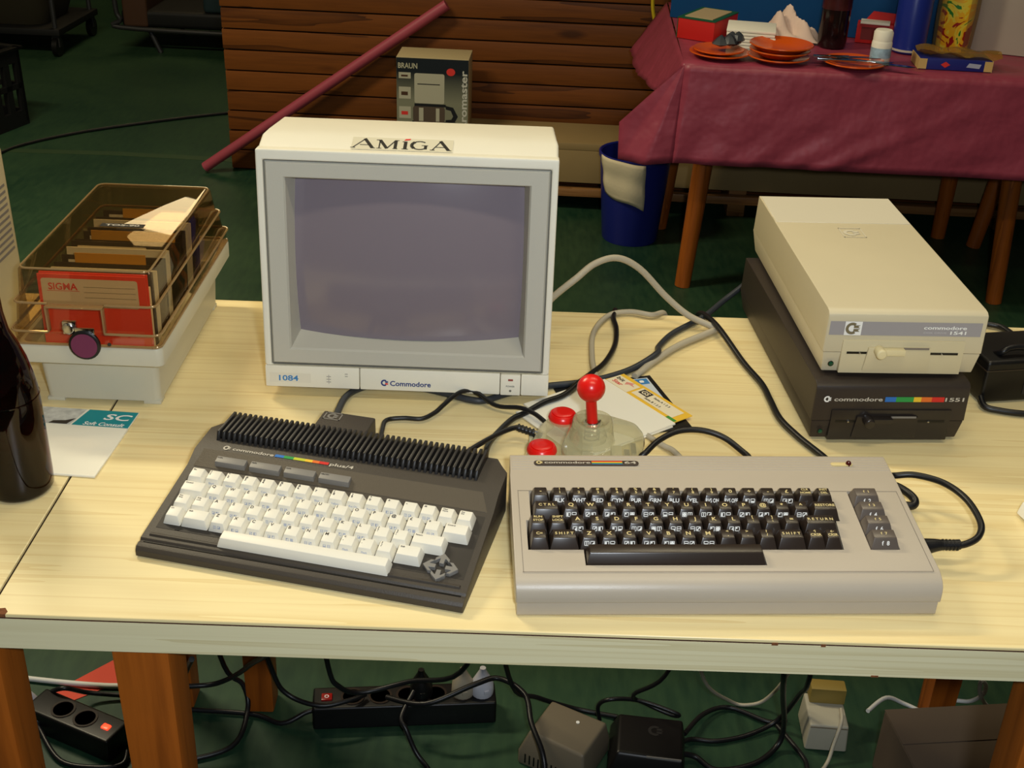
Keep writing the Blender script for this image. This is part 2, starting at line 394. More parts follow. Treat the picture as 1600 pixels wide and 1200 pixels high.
for (lc, rz, pw), lb in zip(LAMPS, ('fluorescent ceiling lamp above the disk drives', 'fluorescent ceiling lamp above the monitor', 'fluorescent ceiling lamp near the plank wall', 'added fill lamp above the front table edge')):
    t = thing('ceiling_lamp', lb, 'lamp', (lc[0], lc[1], 2.95), rz, 'ceiling lamps')
    g = G(); g.frustum((-.62, .62, -.06, .06), -0.03, (-.62, .62, -.1, .1), 0); g.box(-.62, .62, -.09, .09, -.2, -.19); g.build('housing', m_cream, t, 0.002)
    for s_ in (-.45, .45):
        g = G(); g.box(s_-.008, s_+.008, -.008, .008, -.19, -.03); g.build('hanger', m_metal, t)

t = thing('ceiling_lamp', 'added glowing panel on the far hall ceiling, for the lid reflection', 'lamp', (-1.66, 6.75, 2.95), 0.1, 'ceiling lamps')  # glowing panel added to give the disk box lid its bright reflection
g = G(); g.box(-.50, .50, -.70, .70, -.06, 0); g.build('housing', m_cream, t, .004)
g = G(); g.box(-.47, .47, -.67, .67, -.068, -.058); g.build('glow_panel', mat('lid_reflection_glow', (255, 226, 170), .5, emit=4.0), t, .004)

# ================================================================== TABLES
def square_leg(x, y, h, w0, w1, parent):
    g = G(); g.frustum((-w1/2, w1/2, -w1/2, w1/2), 0, (-w0/2, w0/2, -w0/2, w0/2), h)
    return g.build('leg', m_legwood, parent, 0.004, loc=(x, y, 0))
def work_table(label, x0, x1, legs):
    t = thing('work_table', label, 'table', (0, 0.877, 0), 0.0068)
    g = G(); g.box(x0, x1, 0.0, 0.70, T-0.004, T); g.build('tabletop', m_laminate, t, 0.0008, 1)
    g = G(); g.box(x0+.001, x1-.001, 0.003, 0.697, T-0.038, T-0.0052); g.build('board_core', m_under, t)
    g = G(); g.box(x0, x1, 0.0, 0.003, T-0.040, T-0.0052); g.build('edge_band', m_edge, t)
    g = G(); g.box(x0+.0005, x1-.0005, 0.0004, 0.003, T-0.0053, T-0.0039); g.build('joint_line', m_line, t, smooth=0)
    g = G()
    g.box(x0+.09, x1-.09, 0.62, 0.64, T-.12, T-.038); g.build('apron', m_under, t)
    for lx, ly in legs: square_leg(lx, ly, T-0.038, 0.055, 0.044, t)
    return t
wt = work_table('pale pine laminate work table holding the computers', -0.4735, 1.10, [(-0.343, .038), (-0.392, .655), (.55, .05), (0.737, .67)])
def chip(pts, parent, z0, z1, nm='chip'):
    g = G(); g.prism(pts, z0, z1); return g.build(nm, m_chip, parent, smooth=0)
chip([(-.474, .0), (-.458, -.0004), (-.457, .004), (-.461, .009), (-.466, .008), (-.474, .014)], wt, T-.003, T+.0004)
for px_, w_ in ((.252, .003), (.297, .0022)): chip([(px_-w_, -.0004), (px_+w_, -.0004), (px_+w_*.5, .001), (px_-w_*.6, .001)], wt, T-.0062, T-.0030)
chip([(.347, -.0004), (.354, -.0004), (.353, .002), (.348, .002)], wt, T-.0405, T-.0385)
lt = work_table('neighbouring laminate table under the amber bottle', -1.35, -0.4765, [(-0.506, .038), (-.525, .66), (-1.25, .05), (-1.25, .65)])

# plum table in the background
pt = thing('side_table', 'wooden table with tapered round legs under the plum paper cloth', 'table', bg(0, 0), BA)
g = G(); g.box(0.47, 1.53, -0.985, -0.2, 0.66, 0.688); g.build('tabletop', m_legwood, pt, 0.003)
def round_leg(bx, by, tx, ty, parent, h=.665, r0=.023, r1=.032):
    g = G(); g.tube([(bx, by, 0), (tx, ty, h)], lambda u: r0 + (r1-r0)*u, 14, sub=1); return g.build('leg', m_legwood, parent)
for a in ((.532, -.839, .575, -.80), (.486, -.364, .535, -.38), (1.45, -.836, 1.41, -.80), (1.414, -.317, 1.40, -.36)): round_leg(*a, pt)
pt2 = thing('side_table', 'second wooden table at the right end of the plum cloth', 'table', bg(0, 0), BA)
g = G(); g.box(1.54, 2.4, -0.985, -0.2, 0.66, 0.688); g.build('tabletop', m_legwood, pt2, 0.003)
for a in ((1.511, -.388, 1.60, -.38), (1.66, -.85, 1.63, -.80), (2.3, -.8, 2.27, -.8), (2.3, -.35, 2.27, -.35)): round_leg(*a, pt2)
# cloth
def cloth():
    rnd = random.Random(3)
    def grid(A, B, n, m_, amp, ph, out):
        vs_ = []; fs = []
        for i in range(n + 1):
            u = i / n
            for j in range(m_ + 1):
                v = j / m_; a, b = A(u), B(u)
                q = [a[k]*(1-v) + b[k]*v for k in range(3)]
                dd = amp*v*(math.sin(u*23+ph) + .6*math.sin(u*57+ph*2+v*3) + .4*math.sin(v*17+u*9))
                vs_.append((q[0]+out[0]*dd, q[1]+out[1]*dd, q[2]))
        for i in range(n):
            for j in range(m_):
                fs.append((i*(m_+1)+j, i*(m_+1)+j+1, (i+1)*(m_+1)+j+1, (i+1)*(m_+1)+j))
        return vs_, fs
    lerp = lambda a, b, t: tuple(a[k]*(1-t)+b[k]*t for k in range(3))
    def poly(pts):
        def fn(u):
            s_ = u*(len(pts)-1); i = min(int(s_), len(pts)-2); return lerp(pts[i], pts[i+1], s_-i)
        return fn
    g = FG()
    zt = .692
    g.add(*grid(poly([(.46, -1.0, zt), (2.42, -1.0, zt)]), poly([(.46, -.18, zt), (2.42, -.18, zt)]), 40, 12, 0, 0, (0,0)))
    g.add(*grid(poly([(.46, -1.0, zt), (2.42, -1.0, zt)]), poly([(.45, -1.03, .437), (.9, -1.035, .438), (2.42, -1.03, .44)]), 90, 14, .003, 1, (0, 1)))
    # corner cone
    g.add(*grid(poly([(.46, -1.0, zt)]*2), poly([(.45, -1.03, .437), (.375, -1.04, .430), (.305, -1.0, .431), (.302, -.985, .528), (.396, -.85, .581)]), 24, 12, 0.0, 0, (0,0)))
    # end flap
    g.add(*grid(poly([(.46, -1.0, zt), (.455, -.6, zt), (.455, -.18, zt)]), poly([(.396, -.85, .581), (.357, -.5, .545), (.352, -.18, .54)]), 20, 10, .003, 2, (1, 0)))
    me = g.mesh('tablecloth', m_cloth, smooth=50)
    o = link('tablecloth', me, None, bg(0, 0), (0, 0, BA))
    md = o.modifiers.new('th', 'SOLIDIFY'); md.thickness = 0.0012; md.offset = 1
    return tag(o, 'plum crinkled paper tablecloth hanging over the background table', 'tablecloth')
cloth()

# ================================================================== MONITOR
TL = 5.2295
mon = thing('crt_monitor', 'cream CRT monitor with a dark blank screen leaning back on the table', 'monitor', (-.12795, 1.30589, T+.014), rot=(R(-TL), 0, 0))
def rect(x0, x1, z0, z1, y): return [(x0, y, z0), (x1, y, z0), (x1, y, z1), (x0, y, z1)]
g = G(); g.loft([rect(-.1715, .1715, .001, .2905, .006), rect(-.1715, .1715, .001, .3005, .036), rect(-.170, .170, .004, .3015, .06), rect(-.168, .168, .008, .2985, .145),
                 rect(-.150, .150, .014, .285, .185), rect(-.128, .128, .030, .250, .30), rect(-.120, .120, .040, .235, .36)], cap=False); g.quad(*rect(-.120, .120, .040, .235, .36)); 
body = g.build('housing', m_cream, mon, 0.004, 3)
for z_ in [.05 + .012*k for k in range(14)]:
    pass
def ring(g, o, i, y0, y1, mi=0):
    """rectangular frame between outer (x0,x1,z0,z1) at y0 and inner at y1"""
    a = rect(*o, y0); b = rect(*i, y1); vs_ = a + b
    g.add(vs_, [(0,1,5,4), (1,2,6,5), (2,3,7,6), (3,0,4,7)], mi)
def frame_solid(o, i, y0, y1):
    g = G(); a = rect(*o, y0); b = rect(*i, y0); c = rect(*i, y1); d = rect(*o, y1)
    vs_ = a + b + c + d; fs = []
    for k in range(4):
        j = (k+1) % 4
        fs += [(k, j, 4+j, 4+k), (4+k, 4+j, 8+j, 8+k), (8+k, 8+j, 12+j, 12+k), (12+k, 12+j, j, k)]
    return g.add(vs_, fs)
frame_solid((-.1722, .1722, .0285, .2914), (-.1643, .1643, .0285, .2795), -.006, .012).build('front_frame', m_cream, mon, 0.0025, 3)
frame_solid((-.1640, .1640, .0290, .2792), (-.1628, .1628, .0302, .2780), -.0028, .006).build('frame_groove', m_groove, mon, smooth=0)
g = G()
ring(g, (-.1629, .1629, .0301, .2781), (-.1610, .1610, .032, .276), -.002, -.0045)
ring(g, (-.1610, .1610, .032, .276), (-.1420, .1420, .0480, .2600), -.0045, -.0035)
ring(g, (-.1420, .1420, .0480, .2600), (-.1400, .1400, .0500, .2585), -.0035, -.001)
ring(g, (-.1400, .1400, .0500, .2585), (-.1330, .1330, .0635, .2562), -.001, .034)
g.build('screen_bezel', m_bezel, mon, smooth=25)
# convex picture tube
g = FG(); n, m_ = 28, 22; vs_ = []; fs = []
for i in range(n+1):
    for j in range(m_+1):
        u = -1 + 2*i/n; v = -1 + 2*j/m_
        hx = .1365*(1 - .018*v*v); hz = .101*(1 - .03*u*u)
        x_ = u*hx; z_ = .1590 + v*hz
        y_ = .0070 + .0145*u*u + .0090*v*v
        vs_.append((x_, y_, z_))
for i in range(n):
    for j in range(m_): fs.append((i*(m_+1)+j, (i+1)*(m_+1)+j, (i+1)*(m_+1)+j+1, i*(m_+1)+j+1))
g.add(vs_, fs); g.build('picture_tube', m_crt, mon, smooth=60)
g = G(); g.box(-.15, .15, .052, .06, .04, .265); g.build('tube_shroud', m_black, mon, smooth=0)
# lower control strip
def panel(nm, x0, x1, y0=-.0065, mt=m_cream, par=mon, z0=0.0, z1=.0278):
    g = G(); g.box(x0, x1, y0, .012, z0, z1); return g.build(nm, mt, par, 0.0016, 2)
door = panel('control_door', -.1722, -.0580)
cpan = panel('name_panel', -.0572, .1132)
pbtn = panel('power_button', .1138, .1382, -.0085, m_cream, mon, .0004, .0272)
panel('corner_panel', .1388, .1722)
g = FG(); g.plate([(-.167, .0065), (-.117, .0065), (-.117, .0185), (-.167, .0185)], (0, -.0067, 0), X, Z); g.build('number_label', mat('label_offwhite', (224, 219, 202), .5), door)
g = FG(); g.text('1084', (-.1440, -.0069, .0122), X, Z, .0072, .0235); g.build('model_number', m_blue2, door)
g = FG(); g.plate([(-.0955, .006), (-.0948, .006), (-.0948, .018), (-.0955, .018)], (0, -.0067, 0), X, Z)
for z_ in (.008, .0115, .015): g.plate([(-.098, z_), (-.0925, z_), (-.0925, z_+.0012), (-.098, z_+.0012)], (0, -.00672, 0), X, Z)
g.plate([(-.0755, .016), (-.072, .016), (-.072, .0172), (-.0755, .0172)], (0, -.0067, 0), X, Z); g.plate([(-.0755, .019), (-.072, .019), (-.072, .0202), (-.0755, .0202)], (0, -.0067, 0), X, Z)
g.build('door_symbols', mat('faint_symbol', (176, 172, 160), .5), door)
g = FG(); g.emblem((-.0275, -.0069, .0102), X, Z, .0085, 0, 1); g.text('Commodore', (.0043, -.0069, .0100), X, Z, .0066, .0497); g.build('wordmark', [m_blueink, m_redink], cpan)
g = FG(); g.plate([(.1230, .0195), (.1290, .0195), (.1290, .0220), (.1230, .0220)], (0, -.0087, 0), X, Z); g.build('power_lamp', mat('dull_red_lamp', (150, 70, 60), .3), pbtn)
g = FG(); g.text('POWER', (.126, -.0087, .0125), X, Z, .0022, .0105); g.plate(rrect(.1245, .1275, .005, .008, .0014), (0, -.0087, 0), X, Z); g.build('power_mark', m_groove, pbtn)
# sticker on the sloping upper edge with five drawn letters
by0, bz0 = .0068, .2908; slope = Vector((0, .029, .0097)).normalized(); nrm_ = Vector((0, -slope.z, slope.y))
so = Vector((-.004, .006, .2905)) + nrm_*.0006; XS = (.935, 0, 0)
g = FG(); g.plate([(-.066, .003), (.058, .003), (.058, .030), (-.066, .030)], so, XS, slope); stk = g.build('sticker', mat('clear_sticker', (216, 210, 186), .35), mon)
g = FG()
def stroke(x0, y0, x1, y1, w_):
    d = Vector((x1-x0, y1-y0)).normalized(); nn = Vector((-d.y, d.x))*w_/2
    g.plate([(x0-nn.x, y0-nn.y), (x1-nn.x, y1-nn.y), (x1+nn.x, y1+nn.y), (x0+nn.x, y0+nn.y)], so + nrm_*.0003, XS, slope)
def serif(x, y, w_=.006): stroke(x-w_/2, y, x+w_/2, y, .0011)
b_, t_ = .0065, .0265
def letterA(x, ext=0):
    stroke(x-.010-ext, b_, x, t_, .0014); stroke(x-.001, t_, x+.010, b_, .0042); stroke(x-.006, b_+.0065, x+.006, b_+.0065, .0012)
    serif(x-.010-ext, b_); serif(x+.0105, b_)
letterA(-.050, .004)
stroke(-.032, b_, -.032, t_-.002, .0016); stroke(-.032, t_-.002, -.0225, b_, .0040); stroke(-.0225, b_, -.013, t_-.002, .0016); stroke(-.0125, t_-.002, -.0125, b_, .0040)
for q in (-.032, -.0125): serif(q, b_)
for q in (-.034, -.011): serif(q, t_-.002, .005)
stroke(-.0005, b_, -.0005, t_-.004, .0042); serif(-.0005, b_, .008); serif(-.0015, t_-.004, .006)
for k in range(14):
    a0, a1 = R(48 + k*20), R(48 + (k+1)*20)
    if k > 12: break
    wd = .0042 if 3 < k < 9 else .0018
    stroke(.017+.0098*math.cos(a0), .0155+.0088*math.sin(a0), .017+.0098*math.cos(a1), .0155+.0088*math.sin(a1), wd)
stroke(.0245, b_+.001, .0245, .0155, .0036); serif(.0235, .0155, .008)
letterA(.043)
g.build('sticker_lettering', mat('black_print', (34, 32, 28), .5), stk)
g = FG(); g.plate([(-.0030, .0245), (.0045, .0265), (.0055, .0295), (-.0010, .0285)], so + nrm_*.0003, XS, slope); g.build('sticker_dot', m_redink, stk)
for sx in (-.12, .12):
    g = G(); g.box(sx-.018, sx+.018, .030, .060, -.0086, .006); g.build('foot', m_black, mon, .002)
    g = G(); g.box(sx-.015, sx+.015, .200, .225, .0064, .024); g.build('foot', m_black, mon, .001)

# ================================================================== TAUPE HOME COMPUTER
c64 = thing('home_computer', 'taupe one piece home computer with dark brown keys', 'computer', (.2122, .9076, T), R(3.6154))
CZ0, CS = .0405, .105
def cz(y): return CZ0 + CS*y
def xs(y, hw, zb, zt): return [(-hw, y, zb), (hw, y, zb), (hw, y, zt), (-hw, y, zt)]
g = G(); g.loft([xs(.0025, .1985, .0045, .0175), xs(.0012, .2002, .0105, .0175), xs(.0022, .2002, .0030, .0175), xs(.005, .2002, .0, .0175), xs(.19, .2000, 0, .0175), xs(.196, .1995, .003, .0175)][2:] )
g.build('lower_case', m_breadbin, c64, .0012, 2)
g = G(); g.loft([xs(0, .2005, .0185, .0235), xs(.0008, .2012, .0181, .0290), xs(.0030, .2018, .0181, .0335), xs(.0070, .2020, .0181, .0375), xs(.0120, .2021, .0181, .0402), xs(.018, .2021, .0181, cz(.018)),
                 xs(.160, .2010, .0181, cz(.160)), xs(.166, .2005, .0181, cz(.166)), xs(.190, .2000, .0181, cz(.190)), xs(.194, .1998, .0181, cz(.194)-.0012), xs(.197, .1995, .0181, cz(.194)-.006)])
up_ = g.build('upper_case', m_breadbin, c64, .0022, 3)
well = [(-.1882, .0465), (-.1352, .0465), (-.1352, .0250), (.0375, .0250), (.0375, .0465), (.1172, .0465), (.1205, .0880), (.1245, .0880), (.1245, .1335), (-.1832, .1335), (-.1832, .0890), (-.1882, .0890)]
cut = G(); cut.prism(well, .030, .12); cut.prism([(.1435, .0465), (.1725, .0465), (.1725, .1335), (.1435, .1335)], .030, .12)
co = cut.build('cutter', m_well, c64, smooth=0)
boolean(up_, co)
g = G(); g.box(-.191, .173, .024, .134, .028, .0305); g.build('key_bed', m_well, c64, smooth=0)
g = G()
for k in range(6):
    y_ = .1675 + k*.0041; g.prism([(y_, cz(y_)-.0005), (y_+.0012, cz(y_)+.0007), (y_+.0024, cz(y_)-.0003)], -.1985, .1985, 'x')
g.build('ribbed_strip', m_breadbin, c64, smooth=0)
g = FG(); e_ = .00025
yv = Vector((0, 1, CS)).normalized(); op = Vector((0, 0, CZ0 + e_))
def stripe(x0, y0, x1, y1): g.plate([(x0, y0), (x1, y0), (x1, y1), (x0, y1)], op, X, (0, 1, CS))
stripe(-.195, .0158, .1955, .0165); stripe(-.1945, .1337, .1955, .1343); stripe(-.1945, .0158, -.1939, .1343); stripe(.1952, .0158, .1958, .1343)
g.build('panel_groove', m_taupe_dark, c64)
# badge
g = G(); g.prism(rrect(-.1755, -.0655, .1742, .1826, .0040), .0585, .0603); bd = g.build('badge', mat('badge_brown', (70, 60, 54), .3), c64, .0003)
bo = (0, 0, .0605)
g = FG(); g.emblem((-.1700, .1784, .0605), X, Y, .0062); g.build('badge_logo', m_gold, bd)
g = FG(); g.text('commodore', (-.1405, .1786, .0605), X, Y, .0042, .048); g.build('badge_wordmark', m_silver, bd)
for k, mi in enumerate((5, 4, 3, 1, 0)):
    g = FG(); y_ = .1815 - k*.00128; g.plate([(-.1150, y_-.0012), (-.0828, y_-.0012), (-.0828, y_), (-.1150, y_)], bo, X, Y); g.build('rainbow_bar', RAIN[mi], bd)
g = FG(); g.text('64', (-.0745, .1785, .0606), X, Y, .0044, .0125); g.build('badge_number', m_silver, bd)
g = G(); g.prism(rrect(.1385, .1620, .1752, .1810, .0028), .0585, .0602); pl_ = g.build('power_badge', m_gold, c64, .0003)
g = G(); g.lathe([(.0030, 0), (.0030, .003), (.002, .0046), (.0005, .005)], 12, (.1575, .178, .0585)); g.build('power_lamp', mat('dark_red_lamp', (70, 16, 12), .2), pl_)

def key_mesh(cache, w_, d_, h_, side, front, rear, mt, nm='key', bevel=.0012, skirt=.004):
    k_ = (nm, round(w_, 4), round(d_, 4), mt.name)
    if k_ not in cache:
        g = G(); hb = w_/2
        g.loft([[(-hb, -d_/2, -skirt), (hb, -d_/2, -skirt), (hb, d_/2, -skirt), (-hb, d_/2, -skirt)],
                [(-hb, -d_/2, 0), (hb, -d_/2, 0), (hb, d_/2, 0), (-hb, d_/2, 0)],
                [(-hb+side, -d_/2+front, h_), (hb-side, -d_/2+front, h_), (hb-side, d_/2-rear, h_*1.02), (-hb+side, d_/2-rear, h_*1.02)]])
        cache[k_] = g.mesh(nm, mt, bevel, 2)
    return cache[k_]
KC = {}
CU, CRow = .01915, [.1195, .0985, .0775, .0565]
CH = .0098
def glyph(g, o, xd, yd, s_, kind, mi=None):
    """one small framed keyboard graphic"""
    t_ = .14
    for q in ([(-.5,-.5),(.5,-.5),(.5,-.5+t_),(-.5,-.5+t_)], [(-.5,.5-t_),(.5,.5-t_),(.5,.5),(-.5,.5)], [(-.5,-.5),(-.5+t_,-.5),(-.5+t_,.5),(-.5,.5)], [(.5-t_,-.5),(.5,-.5),(.5,.5),(.5-t_,.5)]):
        g.plate([(a*s_, b*s_) for a, b in q], o, xd, yd, mi)
    sh = [[(-.5,-.5),(.0,-.5),(.0,.5),(-.5,.5)], [(-.5,-.5),(.5,-.5),(.5,.0),(-.5,.0)], [(-.5,-.5),(.5,-.5),(.5,.5)], [(-.08,-.5),(.08,-.5),(.08,.5),(-.08,.5)],
          [(-.5,-.08),(.5,-.08),(.5,.08),(-.5,.08)], [(-.5,-.35),(-.35,-.5),(.5,.35),(.35,.5)], [(0,-.5),(.5,0),(0,.5),(-.5,0)], [(-.5,0),(.0,0),(.0,.5),(-.5,.5)]][kind % 8]
    g.plate([(a*s_, b*s_) for a, b in sh], o, xd, yd, mi)
c_rot = math.atan(CS)
def c64_key(x, row_y, u, top, front=None, fk=None, mt=m_keydark, w_=None, d_=.0198, nm='key'):
    w_ = w_ or (u*CU - .0010)
    me = key_mesh(KC, w_, d_, CH, .0030, .0058, .0022, mt, nm)
    o = link(nm, me, c64, (x, row_y, cz(row_y)+.0004), (c_rot, 0, 0))
    g = FG(); zt = CH + .00035; yc = (.0058-.0022)/2
    tops = top if isinstance(top, (list, tuple)) else [top]
    mw = w_ - .0075
    if len(tops) == 1 and tops[0]: g.text(tops[0], (0, yc+.0002, zt), X, Y, .0050 if len(tops[0]) == 1 else .0036, maxw=mw)
    elif len(tops) == 2:
        hh = .0036 if len(tops[0]) == 1 else .0030
        g.text(tops[0], (0, yc+.0030, zt+.0001), X, Y, hh, maxw=mw); g.text(tops[1], (0, yc-.0018, zt), X, Y, hh, maxw=mw)
    fy = Vector((0, .0058, CH)).normalized(); fn = Vector((0, -fy.z, fy.y))
    fo_ = Vector((0, -d_/2 + .0029, CH*.5)) + fn*.0003
    if front: g.text(front, fo_ + fy*.0004, X, fy, .0042, maxw=w_-.005, mi=1)
    if fk is not None:
        glyph(g, fo_ + Vector((-.0028, 0, 0)), X, fy, .0046, fk, 1); glyph(g, fo_ + Vector((.0028, 0, 0)), X, fy, .0046, fk*3+1, 1)
    if g.v: g.build('legend', [m_gold, m_white], o)
    return o
r1 = [('\u2190', None), (['!', '1'], 'BLK'), (['"', '2'], 'WHT'), (['#', '3'], 'RED'), (['$', '4'], 'CYN'), (['%', '5'], 'PUR'), (['&', '6'], 'GRN'), (["'", '7'], 'BLU'), (['(', '8'], 'YEL'),
      ([')', '9'], 'RVS ON'), ('0', 'RVS OFF'), ('+', 0), ('-', 3), ('\u00a3', 2), (['CLR', 'HOME'], None), (['INST', 'DEL'], None)]
for i, (tp, fr_) in enumerate(r1):
    c64_key(-.1725 + CU*i, CRow[0], 1, tp if i else '-', fr_ if isinstance(fr_, str) else None, fr_ if isinstance(fr_, int) else None)
c64_key(-.1677, CRow[1], 1.5, 'C T R L')
for i, ch in enumerate('QWERTYUIOP@*^'): c64_key(-.1438 + CU*i, CRow[1], 1, ch, None, i*5 % 8)
c64_key(.1103, CRow[1], 1.5, 'RESTORE')
c64_key(-.1774, CRow[2], 1, ['RUN', 'STOP']); c64_key(-.1582, CRow[2], 1, ['SHIFT', 'LOCK'])
for i, ch in enumerate('ASDFGHJKL'): c64_key(-.1390 + CU*i, CRow[2], 1, ch, None, (i*3+2) % 8)
for i, tp in enumerate((['[', ':'], [']', ';'], '=')): c64_key(-.1390 + CU*(9+i), CRow[2], 1, tp)
c64_key(.1004, CRow[2], 2, 'R E T U R N', w_=2*CU-.0045)
c64_key(-.1774, CRow[3], 1, 'C='); c64_key(-.1535, CRow[3], 1.5, 'S H I F T')
for i, ch in enumerate('ZXCVBNM'): c64_key(-.1296 + CU*i, CRow[3], 1, ch, None, (i*5+3) % 8)
for i, tp in enumerate((['<', ','], ['>', '.'], ['?', '/'])): c64_key(-.1296 + CU*(7+i), CRow[3], 1, tp)
c64_key(.0667, CRow[3], 1.5, 'S H I F T'); c64_key(.0906, CRow[3], 1, ['\u2191', 'CRSR']); c64_key(.1072, CRow[3], 1, ['\u2190', 'CRSR'], w_=CU-.0022)
c64_key(-.0489, .0357, 9, None, w_=.1705, d_=.0195, nm='space_bar')
for k in range(4): c64_key(.1580, CRow[k], 1.5, 'f  %d' % (2*k+1), 'f  %d' % (2*k+2), mt=m_keyfn, w_=.0278, nm='function_key')

# ================================================================== CHARCOAL HOME COMPUTER
p4 = thing('home_computer', 'charcoal wedge shaped home computer with white keys and cooling fins', 'computer', (-.2015, .9325, T), R(-12.056))
PZ0, PS = .0125, .2
def pz(y): return PZ0 + PS*y
def xr(y, hw, zb, zt): return [(-hw, y, zb), (hw, y, zb), (hw, y, zt), (-hw, y, zt)]
g = G(); g.loft([xr(0, .1665, .002, .0088), xr(.003, .1670, 0, .0118), xr(.0085, .1670, 0, .0134), xr(.0095, .1670, 0, .0125), xr(.0115, .1670, 0, .0128), xr(.013, .1670, 0, .0152),
                 xr(.119, .1668, 0, pz(.119)), xr(.1385, .1668, 0, .0452), xr(.178, .1665, 0, .0480), xr(.190, .158, 0, .0480), xr(.2045, .150, 0, .0465), xr(.207, .150, 0, .030)])
g.build('case', m_char, p4, .0012, 2, angle=25)
g = G(); g.box(-.1625, .1625, .0098, .0114, .0120, .0132); g.build('front_groove', m_black, p4, smooth=0)
g = G(); g.frustum((-.160, .160, .0165, .0215), .015, (-.159, .159, .0175, .0205), .0181); g.build('front_lip', m_char, p4, .0003)
g = FG(); g.plate([(-.158, .0285), (.160, .0285), (.160, .1115), (-.158, .1115)], (0, 0, PZ0+.0004), X, (0, 1, PS)); g.build('key_bed', mat('charcoal_bed', (44, 40, 36), .6), p4)
g = G(); g.box(-.138, -.133, .029, .0305, .0185, .0192); g.build('power_lamp', m_black, p4)
g = FG(); q0, q1 = Vector((0, .1190, pz(.1190)+.0004)), Vector((0, .1388, .0456))  # flash light on the slope painted in as a lighter charcoal
g.add([(-.1575, q0.y-.001, q0.z), (.1575, q0.y-.001, q0.z), (.1490, q1.y, q1.z+.0004), (-.1555, q1.y, q1.z+.0004), (-.1600, q0.y-.0014, q0.z-.001), (.1605, q0.y-.0014, q0.z-.001), (.1520, q1.y+.001, q1.z-.0008), (-.1580, q1.y+.001, q1.z-.0008)],
      [(0, 1, 2, 3), (4, 5, 1, 0), (5, 6, 2, 1), (6, 7, 3, 2), (7, 4, 0, 3)]); g.build('sloping_panel', mat('lit_charcoal', (84, 76, 64), .55, .3, bump=.3, bscale=700), p4)
me_f = None; NF = 48
for k in range(NF):
    if me_f is None:
        g = G(); g.prism([(.1555, .044), (.1575, .0485), (.1605, .0565), (.2040, .0565), (.2060, .044)], -.0016, .0016, 'x'); me_f = g.mesh('cooling_fin', m_fin, .0005, 1)
    link('cooling_fin', me_f, p4, (-.1490 + .2870*k/(NF-1), 0, 0))
g = G(); g.box(-.1505, .1395, .1605, .2045, .0455, .0492); g.build('fin_bed', m_black, p4, smooth=0)
# name line
ny = Vector((0, 1, .07)).normalized()
def nz(y): return .0452 + (y-.1385)*.0028/.0395 + .0003
no = (0, .1455, nz(.1455)+.0002)
g = FG(); g.emblem((-.1335, .1458, nz(.1458)+.0002), X, ny, .0075); g.text('commodore', (-.1030, .1458, nz(.1458)+.0002), X, ny, .0050, .0465); g.build('wordmark', m_silver, p4)
seg_ = [-.0785, -.0685, -.0575, -.0445, -.0365, -.0290, -.0185]
for k in range(6):
    g = FG(); g.plate([(seg_[k], -.0022), (seg_[k+1], -.0022), (seg_[k+1], .0022), (seg_[k], .0022)], (0, .1458, nz(.1458)+.0002), X, ny); g.build('rainbow_bar', RAIN[k], p4)
g = FG(); g.text('plus/4', (-.0040, .1458, nz(.1458)+.0002), X, ny, .0050, .0260); g.build('model_number', m_silver, p4)
PU = .0192; PH_ = .0088
def p4_key(x, y, u, top, front=None, fk=None, w_=None, d_=.0180, nm='key'):
    w_ = w_ or (u*PU - .0008)
    me = key_mesh(KC, w_, d_, PH_, .0028, .0038, .0016, m_keywhite, nm, .0011)
    yb = y - .0012
    o = link(nm, me, p4, (x, yb, pz(yb)+.0012), (math.atan(PS), 0, 0))
    g = FG(); zt = PH_ + .00035; tops = top if isinstance(top, (list, tuple)) else [top]
    lx = -w_/2 + .0045
    if len(tops) == 1 and tops[0]: g.text(tops[0], (lx, .0048, zt), X, Y, .0036 if len(tops[0]) == 1 else .0018, align='l', maxw=w_-.009)
    elif len(tops) == 2:
        hh = .0030 if len(tops[0]) == 1 else .0017
        g.text(tops[0], (lx, .0052, zt), X, Y, hh, align='l', maxw=w_-.008); g.text(tops[1], (lx, .0018 if len(tops[0]) == 1 else .0028, zt), X, Y, hh, align='l', maxw=w_-.008)
    fy = Vector((0, .0038, PH_)).normalized(); fn = Vector((0, -fy.z, fy.y)); fo_ = Vector((0, -d_/2+.0019, PH_*.5)) + fn*.0003
    if front: g.text(front, fo_, X, fy, .0022, maxw=w_-.008, mi=1)
    if fk is not None:
        glyph(g, fo_ + Vector((-.0022, 0, 0)), X, fy, .0030, fk, 1); glyph(g, fo_ + Vector((.0022, 0, 0)), X, fy, .0030, fk*3+1, 1)
    if g.v: g.build('legend', [m_ink, m_palebl], o)
    return o
rows = [.1005, .0813, .0624, .0445]
pr1 = [('Esc', None), (['!', '1'], 'Black'), (['"', '2'], 'White'), (['#', '3'], 'Red'), (['$', '4'], 'Cyan'), (['%', '5'], 'Purple'), (['&', '6'], 'Green'), (["'", '7'], 'Blue'), (['(', '8'], 'Yellow'),
       ([')', '9'], 'Rvs On'), (['^', '0'], 'Rvs Off'), ('+', 0), ('-', 3), ('=', 4), (['Clear', 'Home'], None), (['Inst', 'Del'], None)]
for i, (tp, fr_) in enumerate(pr1): p4_key(-.1454 + PU*i, rows[0], 1, tp, fr_ if isinstance(fr_, str) else None, fr_ if isinstance(fr_, int) else None)
p4_key(-.1405, rows[1], 1.5, 'Control')
for i, ch in enumerate('QWERTYUIOP@\u00a3*'): p4_key(-.1161 + PU*i, rows[1], 1, ch, None, i*5 % 8)
p4_key(.1385, rows[1], 1.5, 'Control')
